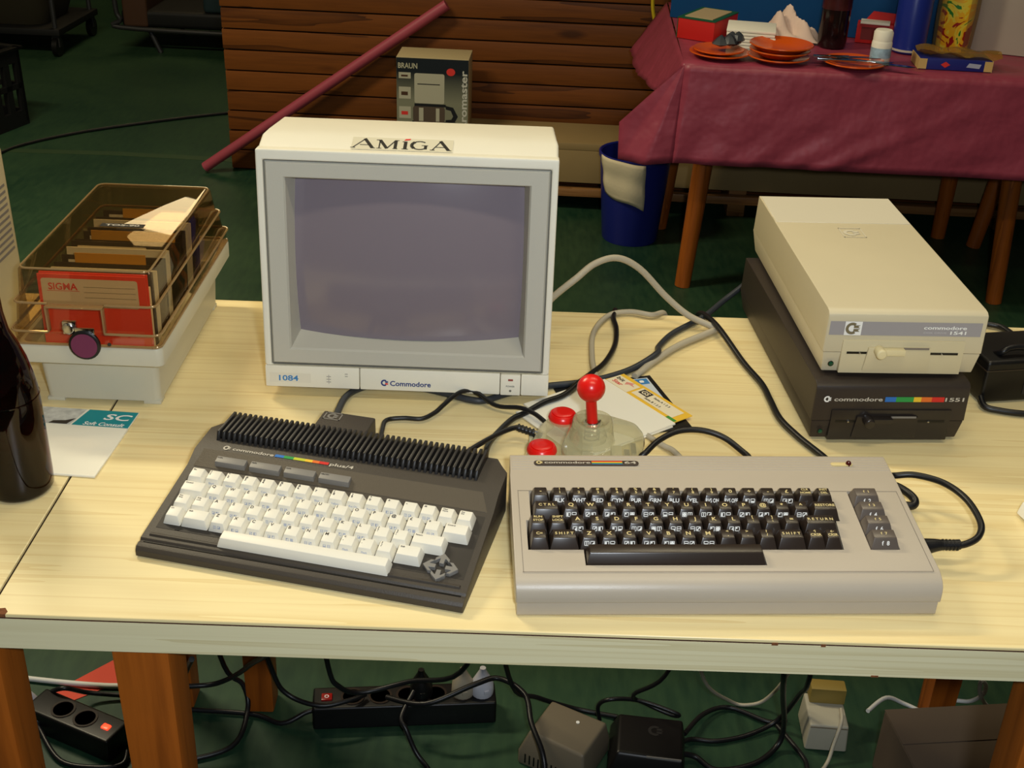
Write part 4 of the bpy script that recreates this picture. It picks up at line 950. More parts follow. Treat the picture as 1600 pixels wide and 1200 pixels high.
# ================================================================== CABLES ON THE TABLE
CAB = {
'g1':[(0.031,1.50,0.03),(0.051,1.49,0.062),(0.08,1.49,0.09),(0.105,1.51,0.104),(0.136,1.53,0.105),(0.169,1.54,0.086),(0.208,1.545,0.045),(0.241,1.539,0.02),(0.273,1.532,0.008),(0.281,1.527,0.006),(0.269,1.514,0.006),(0.222,1.47,0.006),(0.184,1.42,0.006),(0.166,1.393,0.005),(0.157,1.380,0.0045)],
'g2':[(0.22,1.60,-0.03),(0.214,1.585,0.0),(0.194,1.565,0.006),(0.164,1.573,0.006),(0.132,1.557,0.006),(0.109,1.5,0.006),(0.104,1.423,0.006),(0.106,1.37,0.010),(.107,1.355,.011)],
'g3':[(0.160,1.238,0.0025),(0.172,1.220,0.0036),(0.180,1.209,0.0045),(0.188,1.198,0.006),(0.197,1.167,0.010),(.200,1.13,.016),(.200,1.108,.02)],
'b3':[(0.147,1.60,-.03),(0.144,1.585,0.002),(0.139,1.55,0.006),(0.141,1.513,0.006),(0.136,1.463,0.006),(0.12,1.406,0.010),(0.102,1.369,0.0135),(0.084,1.342,0.013),(0.064,1.313,0.010),(0.04,1.293,0.010),(0.017,1.272,0.006),(0.002,1.256,0.006),(-0.013,1.223,0.008),(-0.024,1.182,0.015),(-0.027,1.128,0.03),(-.030,1.108,.032)],
'b4':[(0.035,1.206,0.014),(0.024,1.211,0.015),(0.011,1.217,0.018),(-0.005,1.205,0.02),(-0.026,1.169,0.028),(-0.048,1.137,0.03),(-.058,1.118,.03)],
'b5':[(-0.206,1.196,0.022),(-0.204,1.23,0.018),(-0.202,1.284,0.010),(-0.191,1.317,0.005),(-0.168,1.331,0.005),(-0.128,1.331,0.005),(-0.087,1.317,0.005),(-0.05,1.301,0.005),(-0.031,1.302,0.005),(0.0,1.324,0.005),(0.045,1.344,0.005),(0.085,1.356,0.005),(0.122,1.374,0.005),(0.157,1.4,0.006),(0.189,1.43,0.013),(0.195,1.464,0.006),(0.217,1.507,0.005),(0.251,1.547,0.005),(0.273,1.574,0.005),(0.303,1.62,0.007),(0.34,1.66,0.019),(.36,1.69,.03)],
'b6':[(-0.147,1.170,0.015),(-0.148,1.209,0.012),(-0.147,1.242,0.006),(-0.128,1.249,0.006),(-0.106,1.249,0.006),(-0.091,1.261,0.008),(-0.082,1.272,0.012),(-0.071,1.287,0.016),(-0.059,1.299,0.018),(-0.043,1.301,0.016),(-0.018,1.284,0.008),(0.011,1.272,0.013),(0.028,1.261,0.012),(0.040,1.247,0.010)],
'b7':[(0.262,1.60,-.02),(0.266,1.583,0.003),(0.28,1.52,0.014),(0.303,1.43,0.006),(0.318,1.371,0.006),(0.322,1.328,0.006),(0.326,1.282,0.006),(0.339,1.244,0.006),(0.349,1.222,0.006),(0.362,1.195,0.006),(.372,1.15,.012),(.372,1.12,.02)],
'b8':[(.150,1.108,.022),(0.144,1.137,0.03),(0.151,1.144,0.036),(0.166,1.163,0.04),(0.188,1.176,0.045),(0.214,1.18,0.045),(0.239,1.175,0.04),(0.259,1.159,0.032),(0.266,1.146,0.03),(.270,1.118,.025)],
'b9':[(0.404,1.120,0.026),(0.414,1.122,0.03),(0.422,1.124,0.03),(0.441,1.12,0.034),(0.466,1.103,0.036),(0.481,1.073,0.036),(0.484,1.035,0.034),(0.477,1.015,0.03),(0.462,1.006,0.026),(0.446,1.005,0.024),(.432,1.005,.024)],
'b9l':[(0.410,1.122,0.02),(0.419,1.12,0.02),(0.426,1.114,0.02),(0.433,1.102,0.02),(0.436,1.093,0.018),(0.432,1.087,0.016),(0.420,1.088,0.016),(.410,1.088,.016)],
'p1':[(0.66,1.60,-.02),(0.666,1.583,0.004),(0.676,1.576,0.006),(0.692,1.566,0.006),(0.705,1.53,0.006),(0.73,1.501,0.006),(0.78,1.47,0.006)],
'p2':[(0.589,1.346,0.012),(0.591,1.332,0.006),(0.606,1.325,0.005),(0.635,1.319,0.005),(0.69,1.318,0.005)],
'p3':[(0.607,1.38,0.056),(0.611,1.366,0.066),(0.62,1.369,0.07),(0.639,1.373,0.07),(0.665,1.372,0.065),(.70,1.36,.03),(.74,1.35,.006)],
}
def cable(key, rad, mt, label, nm='cable', z=T, sub=6):
    g = G(); g.tube([(q[0], q[1], q[2]+z) for q in CAB[key]], rad, 10, sub=sub)
    return tag(g.build(nm, mt, None, smooth=60), label, 'cable')
cable('g1', .0046, m_greycable, 'thick grey cable arching up from behind the monitor')
cable('g2', .0038, m_greycable, 'grey cable looping at the back edge behind the joystick')
cable('g3', .0034, m_greycable, 'short grey cable end between the sleeves and the taupe computer')
cable('b3', .0036, m_rubber, 'black cable running from the back edge past the red ball knob')
j4 = cable('b4', .0030, m_rubber, 'black joystick lead reaching to the charcoal computer')
cable('b5', .0042, m_bluecable, 'slate cable passing under the monitor to the adapter box')
cable('b6', .0028, m_rubber, 'thin black lead humping in front of the monitor')
cable('b7', .0040, m_rubber, 'black cable snaking from the back edge beside the drives')
cable('b8', .0034, m_rubber, 'black lead arching behind the taupe computer')
c9 = cable('b9', .0036, m_rubber, 'black lead curving out from the right side of the taupe computer')
g = G(); g.tube([(.414, 1.003, T+.022), (.4185, 1.004, T+.022), (.432, 1.005, T+.024), (.446, 1.0055, T+.0245), (.456, 1.006, T+.0252)], lambda u: .0115 - .0062*min(1, u*1.6), 12, sub=4); g.build('plug_boot', m_rubber, c9)
for k in range(5):
    g = G(); g.lathe([(.0058, 0), (.0058, .0016)], 12, (.438 + k*.0036, 1.0055, T+.0245), axis='x'); g.build('boot_rib', m_rubber, c9)
g = G(); g.tube([(.008, 1.2165, T+.0178), (.020, 1.2125, T+.0162), (.036, 1.206, T+.0140)], .0040, 10, sub=2); g.build('strain_relief', m_rubber, j4)
for k in range(5):
    g = G(); g.lathe([(.0044, 0), (.0050, .0004), (.0050, .0020), (.0044, .0024)], 12, (.009 + k*.0042, 1.2162 - k*.0014, T+.0177 - k*.0006), axis='x'); g.build('boot_rib', m_rubber, j4)
cable('b9l', .0045, m_rubber, 'short black loop at the right side of the taupe computer')
cable('p1', .0042, m_rubber, 'black cable running off the back edge near the power brick')
cable('p2', .0040, m_rubber, 'black lead leaving the lower front of the power brick')
cable('p3', .0040, m_rubber, 'black lead arching over the top of the power brick')

# ================================================================== UNDER THE TABLE
def strip(label, c, rz, L_, lit, plugs):
    t = thing('power_strip', label, 'power strip', c, rz)
    g = G(); g.box(-L_/2, L_/2, -.026, .026, 0, .046); g.build('body', m_black, t, .005, 3)
    g = G(); (g.box(-L_/2+.016, -L_/2+.030, -.005, .005, .044, .0485) if lit else g.box(-L_/2+.014, -L_/2+.032, -.008, .008, .044, .049)); sw = g.build('switch', mat('lit_switch', (255, 40, 20), .3, emit=6.0) if lit else mat('red_switch', (150, 24, 20), .3), t, .002)
    if not lit:
        g = FG(); g.text('O', (-L_/2+.023, 0, .0493), X, Y, .007); g.build('switch_mark', m_white, sw)
    n = max(3, int((L_-.05)/.045))
    for k in range(n):
        x_ = -L_/2 + .065 + k*.045
        if x_ > L_/2-.02: break
        g = G(); g.lathe([(.0195, .045), (.0195, .0475), (.016, .0475), (.016, .046)], 20, (x_, 0, 0)); g.build('socket', m_keydark, t)
    return t
st1 = strip('long black power strip with an unlit red switch under the table', (-.157, 1.512, 0), R(6), .30, False, 0)
st2 = strip('black power strip with a glowing red switch between the table legs', (-.675, 1.440, 0), R(-24), .17, True, 0)
st2.rotation_euler = (0, 0, R(156))
def plug(label, c, rz, mt, nm='mains_plug'):
    o = thing(nm, label, 'plug', c, rz)
    g = G(); g.lathe([(.018, 0), (.019, .006), (.018, .022), (.011, .036), (.006, .046), (.005, .052)], 18); g.build('body', mt, o)
    g = G(); g.box(-.004, .004, -.020, .020, .010, .018); g.build('grip', mt, o, .001)
plug('white plug at the right end of the long power strip', (-.030, 1.525, .047), .4, mat('plug_white', (196, 196, 204), .4))
plug('beige plug beside the white plug on the power strip', (-.062, 1.522, .047), .2, mat('plug_beige', (160, 150, 130), .4))
plug('black plug in the middle of the long power strip', (-.130, 1.515, .047), .2, m_black)
plug('pale grey plug by the leg at the left picture edge', (-.775, 1.49, 0.0), .2, mat('plug_white', (196, 196, 204), .4))
def brick(label, c, rz, w_, d_, h_, mt, vents=0, lamp=None):
    t = thing('power_brick', label, 'power supply', c, rz)
    g = G(); g.loft([[(-w_/2, -d_/2, 0), (w_/2, -d_/2, 0), (w_/2, d_/2, 0), (-w_/2, d_/2, 0)], [(-w_/2, -d_/2, h_*.45), (w_/2, -d_/2, h_*.45), (w_/2, d_/2, h_*.45), (-w_/2, d_/2, h_*.45)],
        [(-w_/2+.012, -d_/2+.014, h_), (w_/2-.006, -d_/2+.010, h_), (w_/2-.006, d_/2-.006, h_), (-w_/2+.012, d_/2-.006, h_)]]); g.build('shell', mt, t, .005, 3)
    for k in range(vents):
        g = G(); x_ = -w_/2+.014 + k*(w_-.03)/max(1, vents-1); g.box(x_-.0012, x_+.0012, -d_/2-.0006, -d_/2+.002, h_*.12, h_*.42); g.build('vent_slot', m_black, t)
    if lamp:
        g = G(); g.lathe([(.003, 0), (.003, .001)], 10, (lamp[0], lamp[1], h_)); g.build('white_dot', m_white, t)
    return t
brick('greyish beige vented power brick on the floor', (.105, 1.435, 0), R(-28), .115, .100, .062, mat('psu_taupe', (112, 102, 84), .5), 12, (.012, .02))
bb = brick('black ribbed power brick next to the beige one on the floor', (.236, 1.425, 0), R(-6), .120, .105, .058, m_black, 10)
g = FG(); g.emblem((.01, .015, .0585), X, Y, .022); g.build('embossed_emblem', m_fin, bb)
g = G(); g.box(-.002, .052, -.043, -.041, .0560, .0590); g.build('ridge', m_keygrey, bb)
wb = thing('power_brick', 'off white power brick with a yellowish block behind it on the floor', 'power supply', (.535, 1.508, 0), R(-3))
g = G(); g.frustum((-.034, .034, -.040, .040), 0, (-.031, .031, -.037, .038), .052); g.build('shell', mat('psu_white', (178, 172, 152), .5), wb, .004, 3)
g = G(); g.box(-.026, .032, .014, .040, .0515, .082); g.build('socket_block', mat('yellowed_block', (150, 128, 62), .5), wb, .003)
g = G(); g.box(-.030, .030, -.0385, -.0375, .047, .0485); g.build('seam', mat('psu_taupe', (112, 102, 84), .5), wb)
ct = thing('carton', 'greyish brown cardboard carton with red prints under the right end', 'carton', (.765, 1.385, 0), R(7))
g = G(); g.box(-.155, .155, -.09, .075, 0, .118); g.build('box_body', m_carton, ct, .002, 1)
for s_ in (-1, 1):
    g = G(); g.box(-.155, .155, min(0, s_*.082)-.0 if s_ < 0 else .0015, -.0015 if s_ < 0 else .075, .118, .1195); g.build('flap', m_carton, ct)
g = FG()
for x_ in (-.095, -.045):
    g = FG(); g.plate([(x_-.018, .035), (x_+.018, .035), (x_+.018, .085), (x_-.018, .085)], (0, -.0903, 0), X, Z); g.build('red_print', mat('dull_red_print', (120, 40, 40), .7), ct)
g = G(); g.tube([(-.150+.012*math.cos(a*PI/6), -.0905, .07+.018*math.sin(a*PI/6)) for a in range(13)], .003, 8, sub=1); g.build('hand_hole_rim', m_black, ct)
pp = G(); pp.prism([(-.755, 1.531), (-.721, 1.510), (-.640, 1.570), (-.672, 1.622)], .0004, .0014); tag(pp.build('paper_sheet', mat('orange_red_paper', (196, 60, 34), .6)), 'orange red paper strip lying on the floor beside the leg', 'paper')
UND = {
'u1':[(-0.55,1.502,0.006),(-0.412,1.497,0.006),(-0.356,1.478,0.006),(-0.318,1.492,0.018),(-.302,1.497,.02)],
'u2':[(-0.53,1.42,0.10),(-0.502,1.429,0.12),(-0.443,1.443,0.12),(-0.378,1.397,0.2),(-0.297,1.237,0.4),(-.27,1.20,.66)],
'u3':[(-.49,1.42,.66),(-.47,1.48,.3),(-0.449,1.506,0.1),(-0.424,1.517,0.05),(-0.414,1.493,0.016),(-0.427,1.421,0.006),(-0.52,1.380,0.006)],
'u4':[(-.40,1.40,.66),(-.385,1.45,.3),(-0.364,1.477,0.12),(-0.342,1.477,0.07),(-0.289,1.465,0.06),(-0.243,1.480,0.06),(-.22,1.50,.055)],
'u5':[(-.28,1.30,.66),(-.27,1.36,.42),(-0.261,1.403,0.2),(-0.247,1.413,0.15),(-0.216,1.434,0.12),(-0.142,1.441,0.14),(-0.061,1.4,0.2),(-.02,1.37,.36),(.0,1.34,.66)],
'u6':[(-0.14,1.49,0.075),(-0.156,1.447,0.06),(-0.147,1.43,0.05),(-0.13,1.412,0.02),(-0.108,1.39,0.006),(-0.08,1.34,0.006)],
'u7':[(-0.184,1.49,0.06),(-0.118,1.457,0.08),(-0.043,1.483,0.1),(-0.003,1.5,0.1),(0.039,1.465,0.1),(0.05,1.413,0.09),(0.067,1.37,0.075),(0.073,1.345,0.05),(0.073,1.32,0.008)],
'u8':[(-.02,1.40,.66),(-.01,1.45,.3),(0.018,1.486,0.1),(0.062,1.513,0.05),(0.128,1.537,0.006),(0.197,1.522,0.006)],
'u9':[(0.165,1.498,0.02),(0.161,1.50,0.05),(0.18,1.494,0.07),(0.228,1.504,0.06),(0.288,1.488,0.05),(0.282,1.495,0.04),(0.24,1.508,0.05),(0.216,1.496,0.08),(0.258,1.466,0.15),(.28,1.44,.3),(.29,1.40,.66)],
'u10':[(0.302,1.474,0.02),(0.341,1.53,0.012),(0.388,1.554,0.006),(0.448,1.524,0.006),(0.48,1.53,0.006)],
'u11':[(.288,1.45,.02),(0.315,1.475,0.008),(0.356,1.475,0.006),(0.411,1.492,0.006),(0.461,1.514,0.02),(0.481,1.489,0.1),(0.467,1.415,0.2),(.46,1.39,.4),(.455,1.36,.66)],
'u12':[(.36,1.22,.66),(0.38,1.28,0.4),(0.395,1.307,0.3),(0.426,1.393,0.18),(0.457,1.465,0.06),(0.454,1.466,0.012),(0.411,1.429,0.006),(0.348,1.412,0.006),(0.316,1.435,0.010),(.288,1.43,.02)],
'u13':[(0.46,1.51,0.012),(0.491,1.45,0.006),(0.494,1.42,0.006),(0.489,1.36,0.006)],
'w1':[(0.60,1.50,.06),(0.643,1.544,0.05),(0.681,1.552,0.03),(0.721,1.530,0.03),(0.749,1.541,0.05),(0.776,1.532,0.06),(0.792,1.527,0.08),(0.793,1.528,0.1),(0.776,1.513,0.12),(0.783,1.52,0.09),(0.801,1.527,0.06),(0.833,1.523,0.03)],
'w3':[(0.556,1.50,0.062),(0.552,1.475,0.058),(0.540,1.455,0.03),(0.528,1.435,0.006),(0.500,1.40,0.006)],
'w4':[(.27,1.38,.66),(.29,1.42,.3),(0.318,1.459,0.15),(0.387,1.555,0.02),(0.42,1.562,0.006),(0.45,1.555,0.03),(0.465,1.50,0.15),(.48,1.42,.4),(.49,1.38,.66)],
'w5':[(-0.86,1.568,0.01),(-0.823,1.563,0.006),(-0.737,1.554,0.006),(-0.66,1.55,0.006),(-0.60,1.555,0.006)],
'k1':[(-0.745,1.50,0.03),(-0.706,1.483,0.06),(-0.681,1.517,0.02),(-0.60,1.527,0.006)],
'k2':[(-0.74,1.445,0.03),(-0.732,1.43,0.02),(-0.684,1.380,0.006),(-0.625,1.369,0.006),(-0.587,1.378,0.006),(-0.585,1.40,0.012)],
'k3':[(-0.467,1.406,0.2),(-0.506,1.487,0.1),(-0.538,1.50,0.012)],
}
CAB.update(UND)
for k_, rd, mt, lb in (('u1', .004, m_rubber, 'black floor cable entering the left end of the long power strip'), ('u2', .004, m_rubber, 'black cable rising from behind the leg to the table underside'), ('u3', .0042, m_rubber, 'black cable curled in a wide bow right of the table leg'),
    ('u4', .004, m_rubber, 'black cable dropping onto the red switch end of the strip'), ('u5', .004, m_rubber, 'black cable sagging above the long power strip'), ('u6', .004, m_rubber, 'black cable falling over the front of the long strip'),
    ('u7', .0045, m_rubber, 'black cable draped across the beige power brick'), ('u8', .004, m_rubber, 'black cable running behind the beige power brick'), ('u9', .0035, m_rubber, 'tangled black lead above the two power bricks'),
    ('u10', .004, m_rubber, 'black lead leaving the black power brick in an arc'), ('u11', .004, m_rubber, 'black lead sweeping from the black brick to the white one'), ('u12', .0045, m_rubber, 'black cable hanging down in front of the white brick'),
    ('u13', .004, m_rubber, 'black cable coming forward beside the white brick'), ('w1', .0035, m_whitecable, 'white cable knotted above the brown carton'), ('w3', .003, m_greycable, 'thin grey lead falling along the white brick'),
    ('w4', .003, m_greycable, 'thin grey lead sagging behind the black cables'), ('w5', .0045, m_whitecable, 'white cable crossing the orange paper on the floor'), ('k1', .004, m_rubber, 'black cable rising over the strip with the glowing switch'),
    ('k2', .004, m_rubber, 'black cable bowing in front of the strip with the glowing switch'), ('k3', .0045, m_rubber, 'short black cable slanting down right behind the table leg')):
    cable(k_, rd, mt, lb, z=0.0)

# ================================================================== BACKGROUND
bn = thing('gym_bench', 'long beige board bench along the foot of the plank wall', 'bench', bg(0, 0), BA)
g = G(); g.box(-0.25, 2.3, -.25, -.015, .212, .237); g.build('seat_board', m_bench, bn, .004)
g = G(); g.box(-0.25, 2.3, -.25, -.228, .100, .212); g.build('front_board', m_bench, bn, .003)
g = G(); g.box(-0.25, 2.3, -.255, -.215, .052, .080); g.build('foot_rail', m_strip, bn, .004)
for x_ in (-.15, .75, 1.65):
    g = G(); g.box(x_-.03, x_+.03, -.225, -.03, 0, .212); g.build('support', m_strip, bn, .004)
# carton of a coffee machine on the bench
cb_ = thing('coffee_machine_box', 'printed coffee machine carton standing before the plank wall', 'box', bg(-.293, -.20, .237), BA)
def gradient_mat():
    m = bpy.data.materials.new('carton_print'); m.use_nodes = True; nt = m.node_tree; b = nt.nodes['Principled BSDF']; b.inputs['Roughness'].default_value = .45
    tc = nt.nodes.new('ShaderNodeTexCoord'); sp = nt.nodes.new('ShaderNodeSeparateXYZ'); nt.links.new(tc.outputs['Object'], sp.inputs[0])
    mr = nt.nodes.new('ShaderNodeMapRange'); mr.inputs[1].default_value = .10; mr.inputs[2].default_value = .215; nt.links.new(sp.outputs[2], mr.inputs[0])
    cr = nt.nodes.new('ShaderNodeValToRGB'); e = cr.color_ramp.elements; e[0].color = rgb((126, 126, 104)); e[1].color = rgb((18, 24, 30)); e[1].position = .85
    nt.links.new(mr.outputs[0], cr.inputs[0]); nt.links.new(cr.outputs[0], b.inputs['Base Color']); return m
BH = .246
g = G(); g.box(-.120, .120, 0, .14, 0, BH); g.build('carton_body', mat('carton_cream', (176, 160, 120), .6), cb_, .0015)
g = FG(); pl(g, -.1195, .1195, .002, BH-.002, -.0006); fr_ = g.build('front_print', gradient_mat(), cb_)
g = FG(); g.text('BRAUN', (-.082, -.0012, .219), X, Z, .018, .064); g.build('maker_name', mat('print_cream', (176, 172, 146), .5), fr_)
g = FG(); g.text('Aromaster', (.1035, -.0012, .107), (0, 0, 1), (-1, 0, 0), .0235, .205); g.build('product_name', mat('print_white', (198, 196, 184), .5), fr_)
g = FG(); g.plate([(.061+.0145*math.cos(k*PI/8), .203+.0125*math.sin(k*PI/8)) for k in range(16)], (0, -.0012, 0), X, Z); g.build('red_seal', m_redink, fr_)
g = FG(); g.plate(rrect(-.060, .040, .095, .195, .006), (0, -.0010, 0), X, Z, 0); g.plate([(-.050, .158), (.025, .158), (.025, .161), (-.050, .161)], (0, -.0013, 0), X, Z, 1); g.plate([(-.060, .085), (.045, .085), (.045, .094), (-.060, .094)], (0, -.0012, 0), X, Z, 1)
g.plate(rrect(-.065, .042, .030, .088, .012), (0, -.0010, 0), X, Z, 2); g.plate([(-.045, .035), (-.030, .035), (-.030, .080), (-.045, .080)], (0, -.0012, 0), X, Z, 0); g.plate([(.012, .035), (.024, .035), (.024, .080), (.012, .080)], (0, -.0012, 0), X, Z, 0)
g.plate([(.045, .030), (.075, .034), (.086, .055), (.070, .085), (.045, .090), (.045, .078), (.062, .074), (.070, .055), (.064, .044), (.045, .042)], (0, -.0010, 0), X, Z, 1); g.plate([(-.070, .0), (.090, .0), (.080, .035), (-.068, .035)], (0, -.0009, 0), X, Z, 1)
g.build('coffee_machine_print', [mat('print_pale', (176, 172, 150), .5), mat('print_black', (24, 24, 26), .5), mat('print_brown', (84, 70, 58), .5)], fr_)
for z_, hh in ((.176, .020), (.108, .040), (.042, .040)):
    g = FG(); pl(g, -.112, -.072, z_, z_+hh, -.0010); q = g.build('inset_picture', mat('print_pale', (176, 172, 150), .5), fr_)
    g = FG(); pl(g, -.104, -.082, z_+hh*.3, z_+hh*.6, -.0013); g.build('inset_motif', m_redink if z_ < .1 else m_brown, q)
# plum paper roll leaning on the wall
g = G(); a_, b2 = Vector(bg(-1.130, -.055, .02)), Vector(bg(-.265, -.03, .622))
g.tube([tuple(a_), tuple(b2)], .018, 20, sub=1); tb = tag(g.build('paper_roll', m_tube, None, smooth=50), 'long plum paper roll leaning slantwise against the planks', 'paper roll')
# bin with cloth
bi = thing('waste_bin', 'dark blue plastic bucket under the corner of the plum cloth', 'bin', bg(.383, -.465), BA)
g = G(); g.lathe([(.088, 0), (.090, .004), (.112, .272), (.117, .274), (.117, .286), (.112, .288), (.108, .284), (.087, .008)], 32); g.build('bucket', m_bin, bi, smooth=40)
g = FG(); vs_ = []; fs = []; n = 14
for i in range(n+1):
    for j in range(13):
        u = i/n; v = j/12
        a = R(-150 + 72*u + 6*v); rad_ = .1235 - .0245*v*.62 + .003*math.sin(u*9+v*2) + .002*math.sin(v*11)
        z_ = .292 - .012*u - v*(.150 - .03*(1-u)) - .006*math.sin(u*7)*v
        vs_.append((rad_*math.cos(a), rad_*math.sin(a), z_))
for i in range(n):
    for j in range(12): fs.append((i*13+j, i*13+j+1, (i+1)*13+j+1, (i+1)*13+j))
g.add(vs_, fs); o = g.build('towel', m_towel, None, smooth=60, loc=bg(.383, -.465), rot=(0, 0, BA)); md = o.modifiers.new('th', 'SOLIDIFY'); md.thickness = .003; md.offset = 1
tag(o, 'cream cloth hanging over the rim of the blue bucket', 'towel')
# yellow strap
g = G(); pts = [bg(.415, -.045, .95), bg(.418, -.045, .68), bg(.430, -.045, .60), bg(.421, -.045, .545)]
g.tube(pts, .006, 8); tag(g.build('yellow_strap', mat('yellow_strap', (196, 170, 30), .5)), 'yellow strap hanging on the wall beside the blue panel', 'strap')
# ---- things on the plum table
ZT = .6935
def board(a, b, mt, label):
    d = math.atan2(b[1]-a[1], b[0]-a[0]); L_ = math.hypot(b[0]-a[0], b[1]-a[1])
    t = thing('display_board', label, 'board', bg(a[0], a[1], ZT), BA + d)
    g = G(); g.box(0, L_, 0, .018, 0.0, .75); g.build('panel', mt, t, .002)
    g = G(); g.box(0, L_, -.001, .020, .75, .765); g.build('top_rail', m_strip, t, .002)
    for x_ in (.06, L_-.06):
        g = G(); g.prism([(.018, 0), (.12, 0), (.018, .30)], x_-.008, x_+.008, 'x'); g.build('rear_stay', m_strip, t)
board((.452, -.415), (1.232, -.672), m_bluemat, 'upright blue board behind the things on the plum table')
board((1.236, -.673), (1.86, -.870), m_palewall, 'upright pale greyish board beside the blue board')
def on_pt(lx, ly, dz=0.0): return bg(lx, ly, ZT+dz)
def plate_obj(lx, ly, dz, rad, h_, label, grp, nm='plate'):
    g = G(); g.lathe([(rad*.55, 0), (rad*.60, .002), (rad*.72, h_*.35), (rad, h_), (rad*.985, h_+.003), (rad*.70, h_*.35+.004), (rad*.55, .005), (.0005, .005)], 32)
    return tag(g.build(nm, m_orange, None, smooth=45, loc=on_pt(lx, ly, dz), rot=(0, 0, BA)), label, 'plate', grp)
plate_obj(.558, -.895, 0, .081, .013, 'orange plate at the left with dark cutlery on it', 'orange plates')
plate_obj(.555, -.892, .008, .068, .011, 'smaller orange plate lying on the left orange plate', 'orange plates')
plate_obj(.711, -.915, 0, .082, .014, 'lowest orange plate of the middle stack', 'orange plates')
plate_obj(.713, -.913, .011, .080, .019, 'middle orange plate of the middle stack', 'orange plates')
plate_obj(.716, -.911, .022, .084, .022, 'topmost deep orange plate of the middle stack', 'orange plates')
plate_obj(.905, -.935, 0, .082, .013, 'orange plate at the right with knives across it', 'orange plates')
o = thing('crumpled_wrapper', 'dark crumpled wrapper on the left orange plates', 'wrapper', on_pt(.578, -.880, .022), BA)
g = G(); rn = random.Random(5)
for k in range(5):
    c_ = (rn.uniform(-.02, .03), rn.uniform(-.02, .02), rn.uniform(0, .012)); g.lathe([(.003, 0), (.018+rn.random()*.008, .008), (.012, .022), (.002, .03)], 7, c_)
g.build('foil', mat('dark_foil', (60, 64, 70), .35, .5, .3), o, smooth=20)
def knife(lx, ly, dz, a, label, L_=.20):
    t = thing('table_knife', label, 'knife', on_pt(lx, ly, dz), BA + R(a), 'table knives')
    g = G(); g.prism([(-L_/2, -.006), (0, -.007), (0, .007), (-L_/2, .006)], -.003, .003); g.build('handle', m_metal, t, .001)
    g = G(); g.prism([(0, -.008), (L_*.42, -.008), (L_/2, .004), (L_*.4, .009), (0, .008)], -.001, .001); g.build('blade', m_metal, t)
knife(.905, -.958, .0195, -3, 'knife lying across the front of the right orange plate')
knife(.955, -.965, .0185, -20, 'knife slanting off the right edge of the orange plate')
knife(.895, -.920, .0200, 3, 'knife lying at the back of the right orange plate', .19)
def napkins(lx, ly, dz0, n, label):
    for k in range(n):
        pass
nk = thing('napkin_stack', 'thick stack of folded white paper napkins behind the plates', 'napkins', on_pt(.652, -.775), BA + R(-8))
rn = random.Random(2)
for k in range(7):
    g = G(); g.box(-.066+rn.uniform(-.003, .003), .066+rn.uniform(-.003, .003), -.062, .062, k*.0085, k*.0085+.0078); g.build('napkin', m_paper, nk, .003, 2)
g = FG(); rn = random.Random(11); vs_ = []; fs = []; n = 26
for i in range(n+1):
    for j in range(n+1):
        x_ = -.095 + .19*i/n; y_ = -.07 + .14*j/n
        d_ = max(0, 1 - (x_/.097)**2)*max(0, 1 - (y_/.072)**2)
        z_ = .004 + .085*d_*(.55 + .35*math.sin(x_*60+2)*math.sin(y_*50+1) + .25*math.sin(x_*120+y_*90)) + .02*d_*math.exp(-((x_+.04)/.02)**2)
        vs_.append((x_, y_, max(.002, z_)))
for i in range(n):
    for j in range(n): fs.append((i*(n+1)+j, (i+1)*(n+1)+j, (i+1)*(n+1)+j+1, i*(n+1)+j+1))
g.add(vs_, fs); g.add([(-.09, -.065, 0), (.09, -.065, 0), (.09, .065, 0), (-.09, .065, 0)], [(0, 1, 2, 3)])
o = g.build('crumpled_cloth', mat('pinkish_cloth', (222, 196, 180), .9, .1, bump=.5, bscale=60), None, smooth=60, loc=on_pt(.772, -.640), rot=(0, 0, BA)); tag(o, 'crumpled pinkish white cloth behind the napkins', 'cloth')
tbx = thing('tea_box', 'opened green and red tea box at the back left of the table', 'box', on_pt(.545, -.640), BA + R(-28))
g = G(); g.box(-.055, .055, -.085, .085, 0, .056, 0); g.build('carton', mat('tea_red', (196, 30, 26), .5), tbx, .001)
g = G(); g.box(-.0565, -.0548, -.086, .086, .002, .057); g.box(-.0565, .0565, -.0865, .0865, .0555, .0580); g.build('lid_edge', mat('tea_green', (20, 86, 54), .5), tbx)
g = G(); g.box(-.042, .042, -.07, .07, .0575, .0600); g.build('inner_card', mat('card_tan', (182, 160, 120), .6), tbx)
co_ = thing('cola_bottle', 'dark cola bottle standing behind the plates', 'bottle', on_pt(.885, -.715), BA)
g = G(); g.lathe([(.034, 0), (.038, .004), (.0395, .02), (.0395, .10), (.0380, .13), (.0395, .16), (.0395, .20), (.036, .245), (.018, .285), (.014, .31)], 30); g.build('bottle_body', mat('cola_dark', (26, 14, 14), .12, .5), co_, smooth=50)
g = G(); g.lathe([(.0402, .105), (.0402, .195)], 30, cap=False); lb = g.build('label', mat('cola_label', (60, 22, 22), .3, var=.6, vscale=30), co_)
g = G(); g.lathe([(.0155, .305), (.0155, .325), (.013, .327)], 20); g.build('cap', mat('tea_red', (196, 30, 26), .5), co_)
rx = thing('red_box', 'opened red snack box behind the white flask', 'box', on_pt(1.025, -.636), BA + R(-14))
g = G(); g.box(-.058, .058, -.022, .018, 0, .055); g.build('carton', mat('tea_red', (196, 30, 26), .5), rx, .001)
g = G(); g.box(-.05, .03, -.034, .010, .055, .061); g.build('paper_insert', m_paper, rx, .001)
g = G(); g.prism([(-.040, .055), (.058, .055), (.058, .080), (-.02, .083)], .012, .016, 'y'); g.build('lid_flap', mat('tea_red', (196, 30, 26), .5), rx)
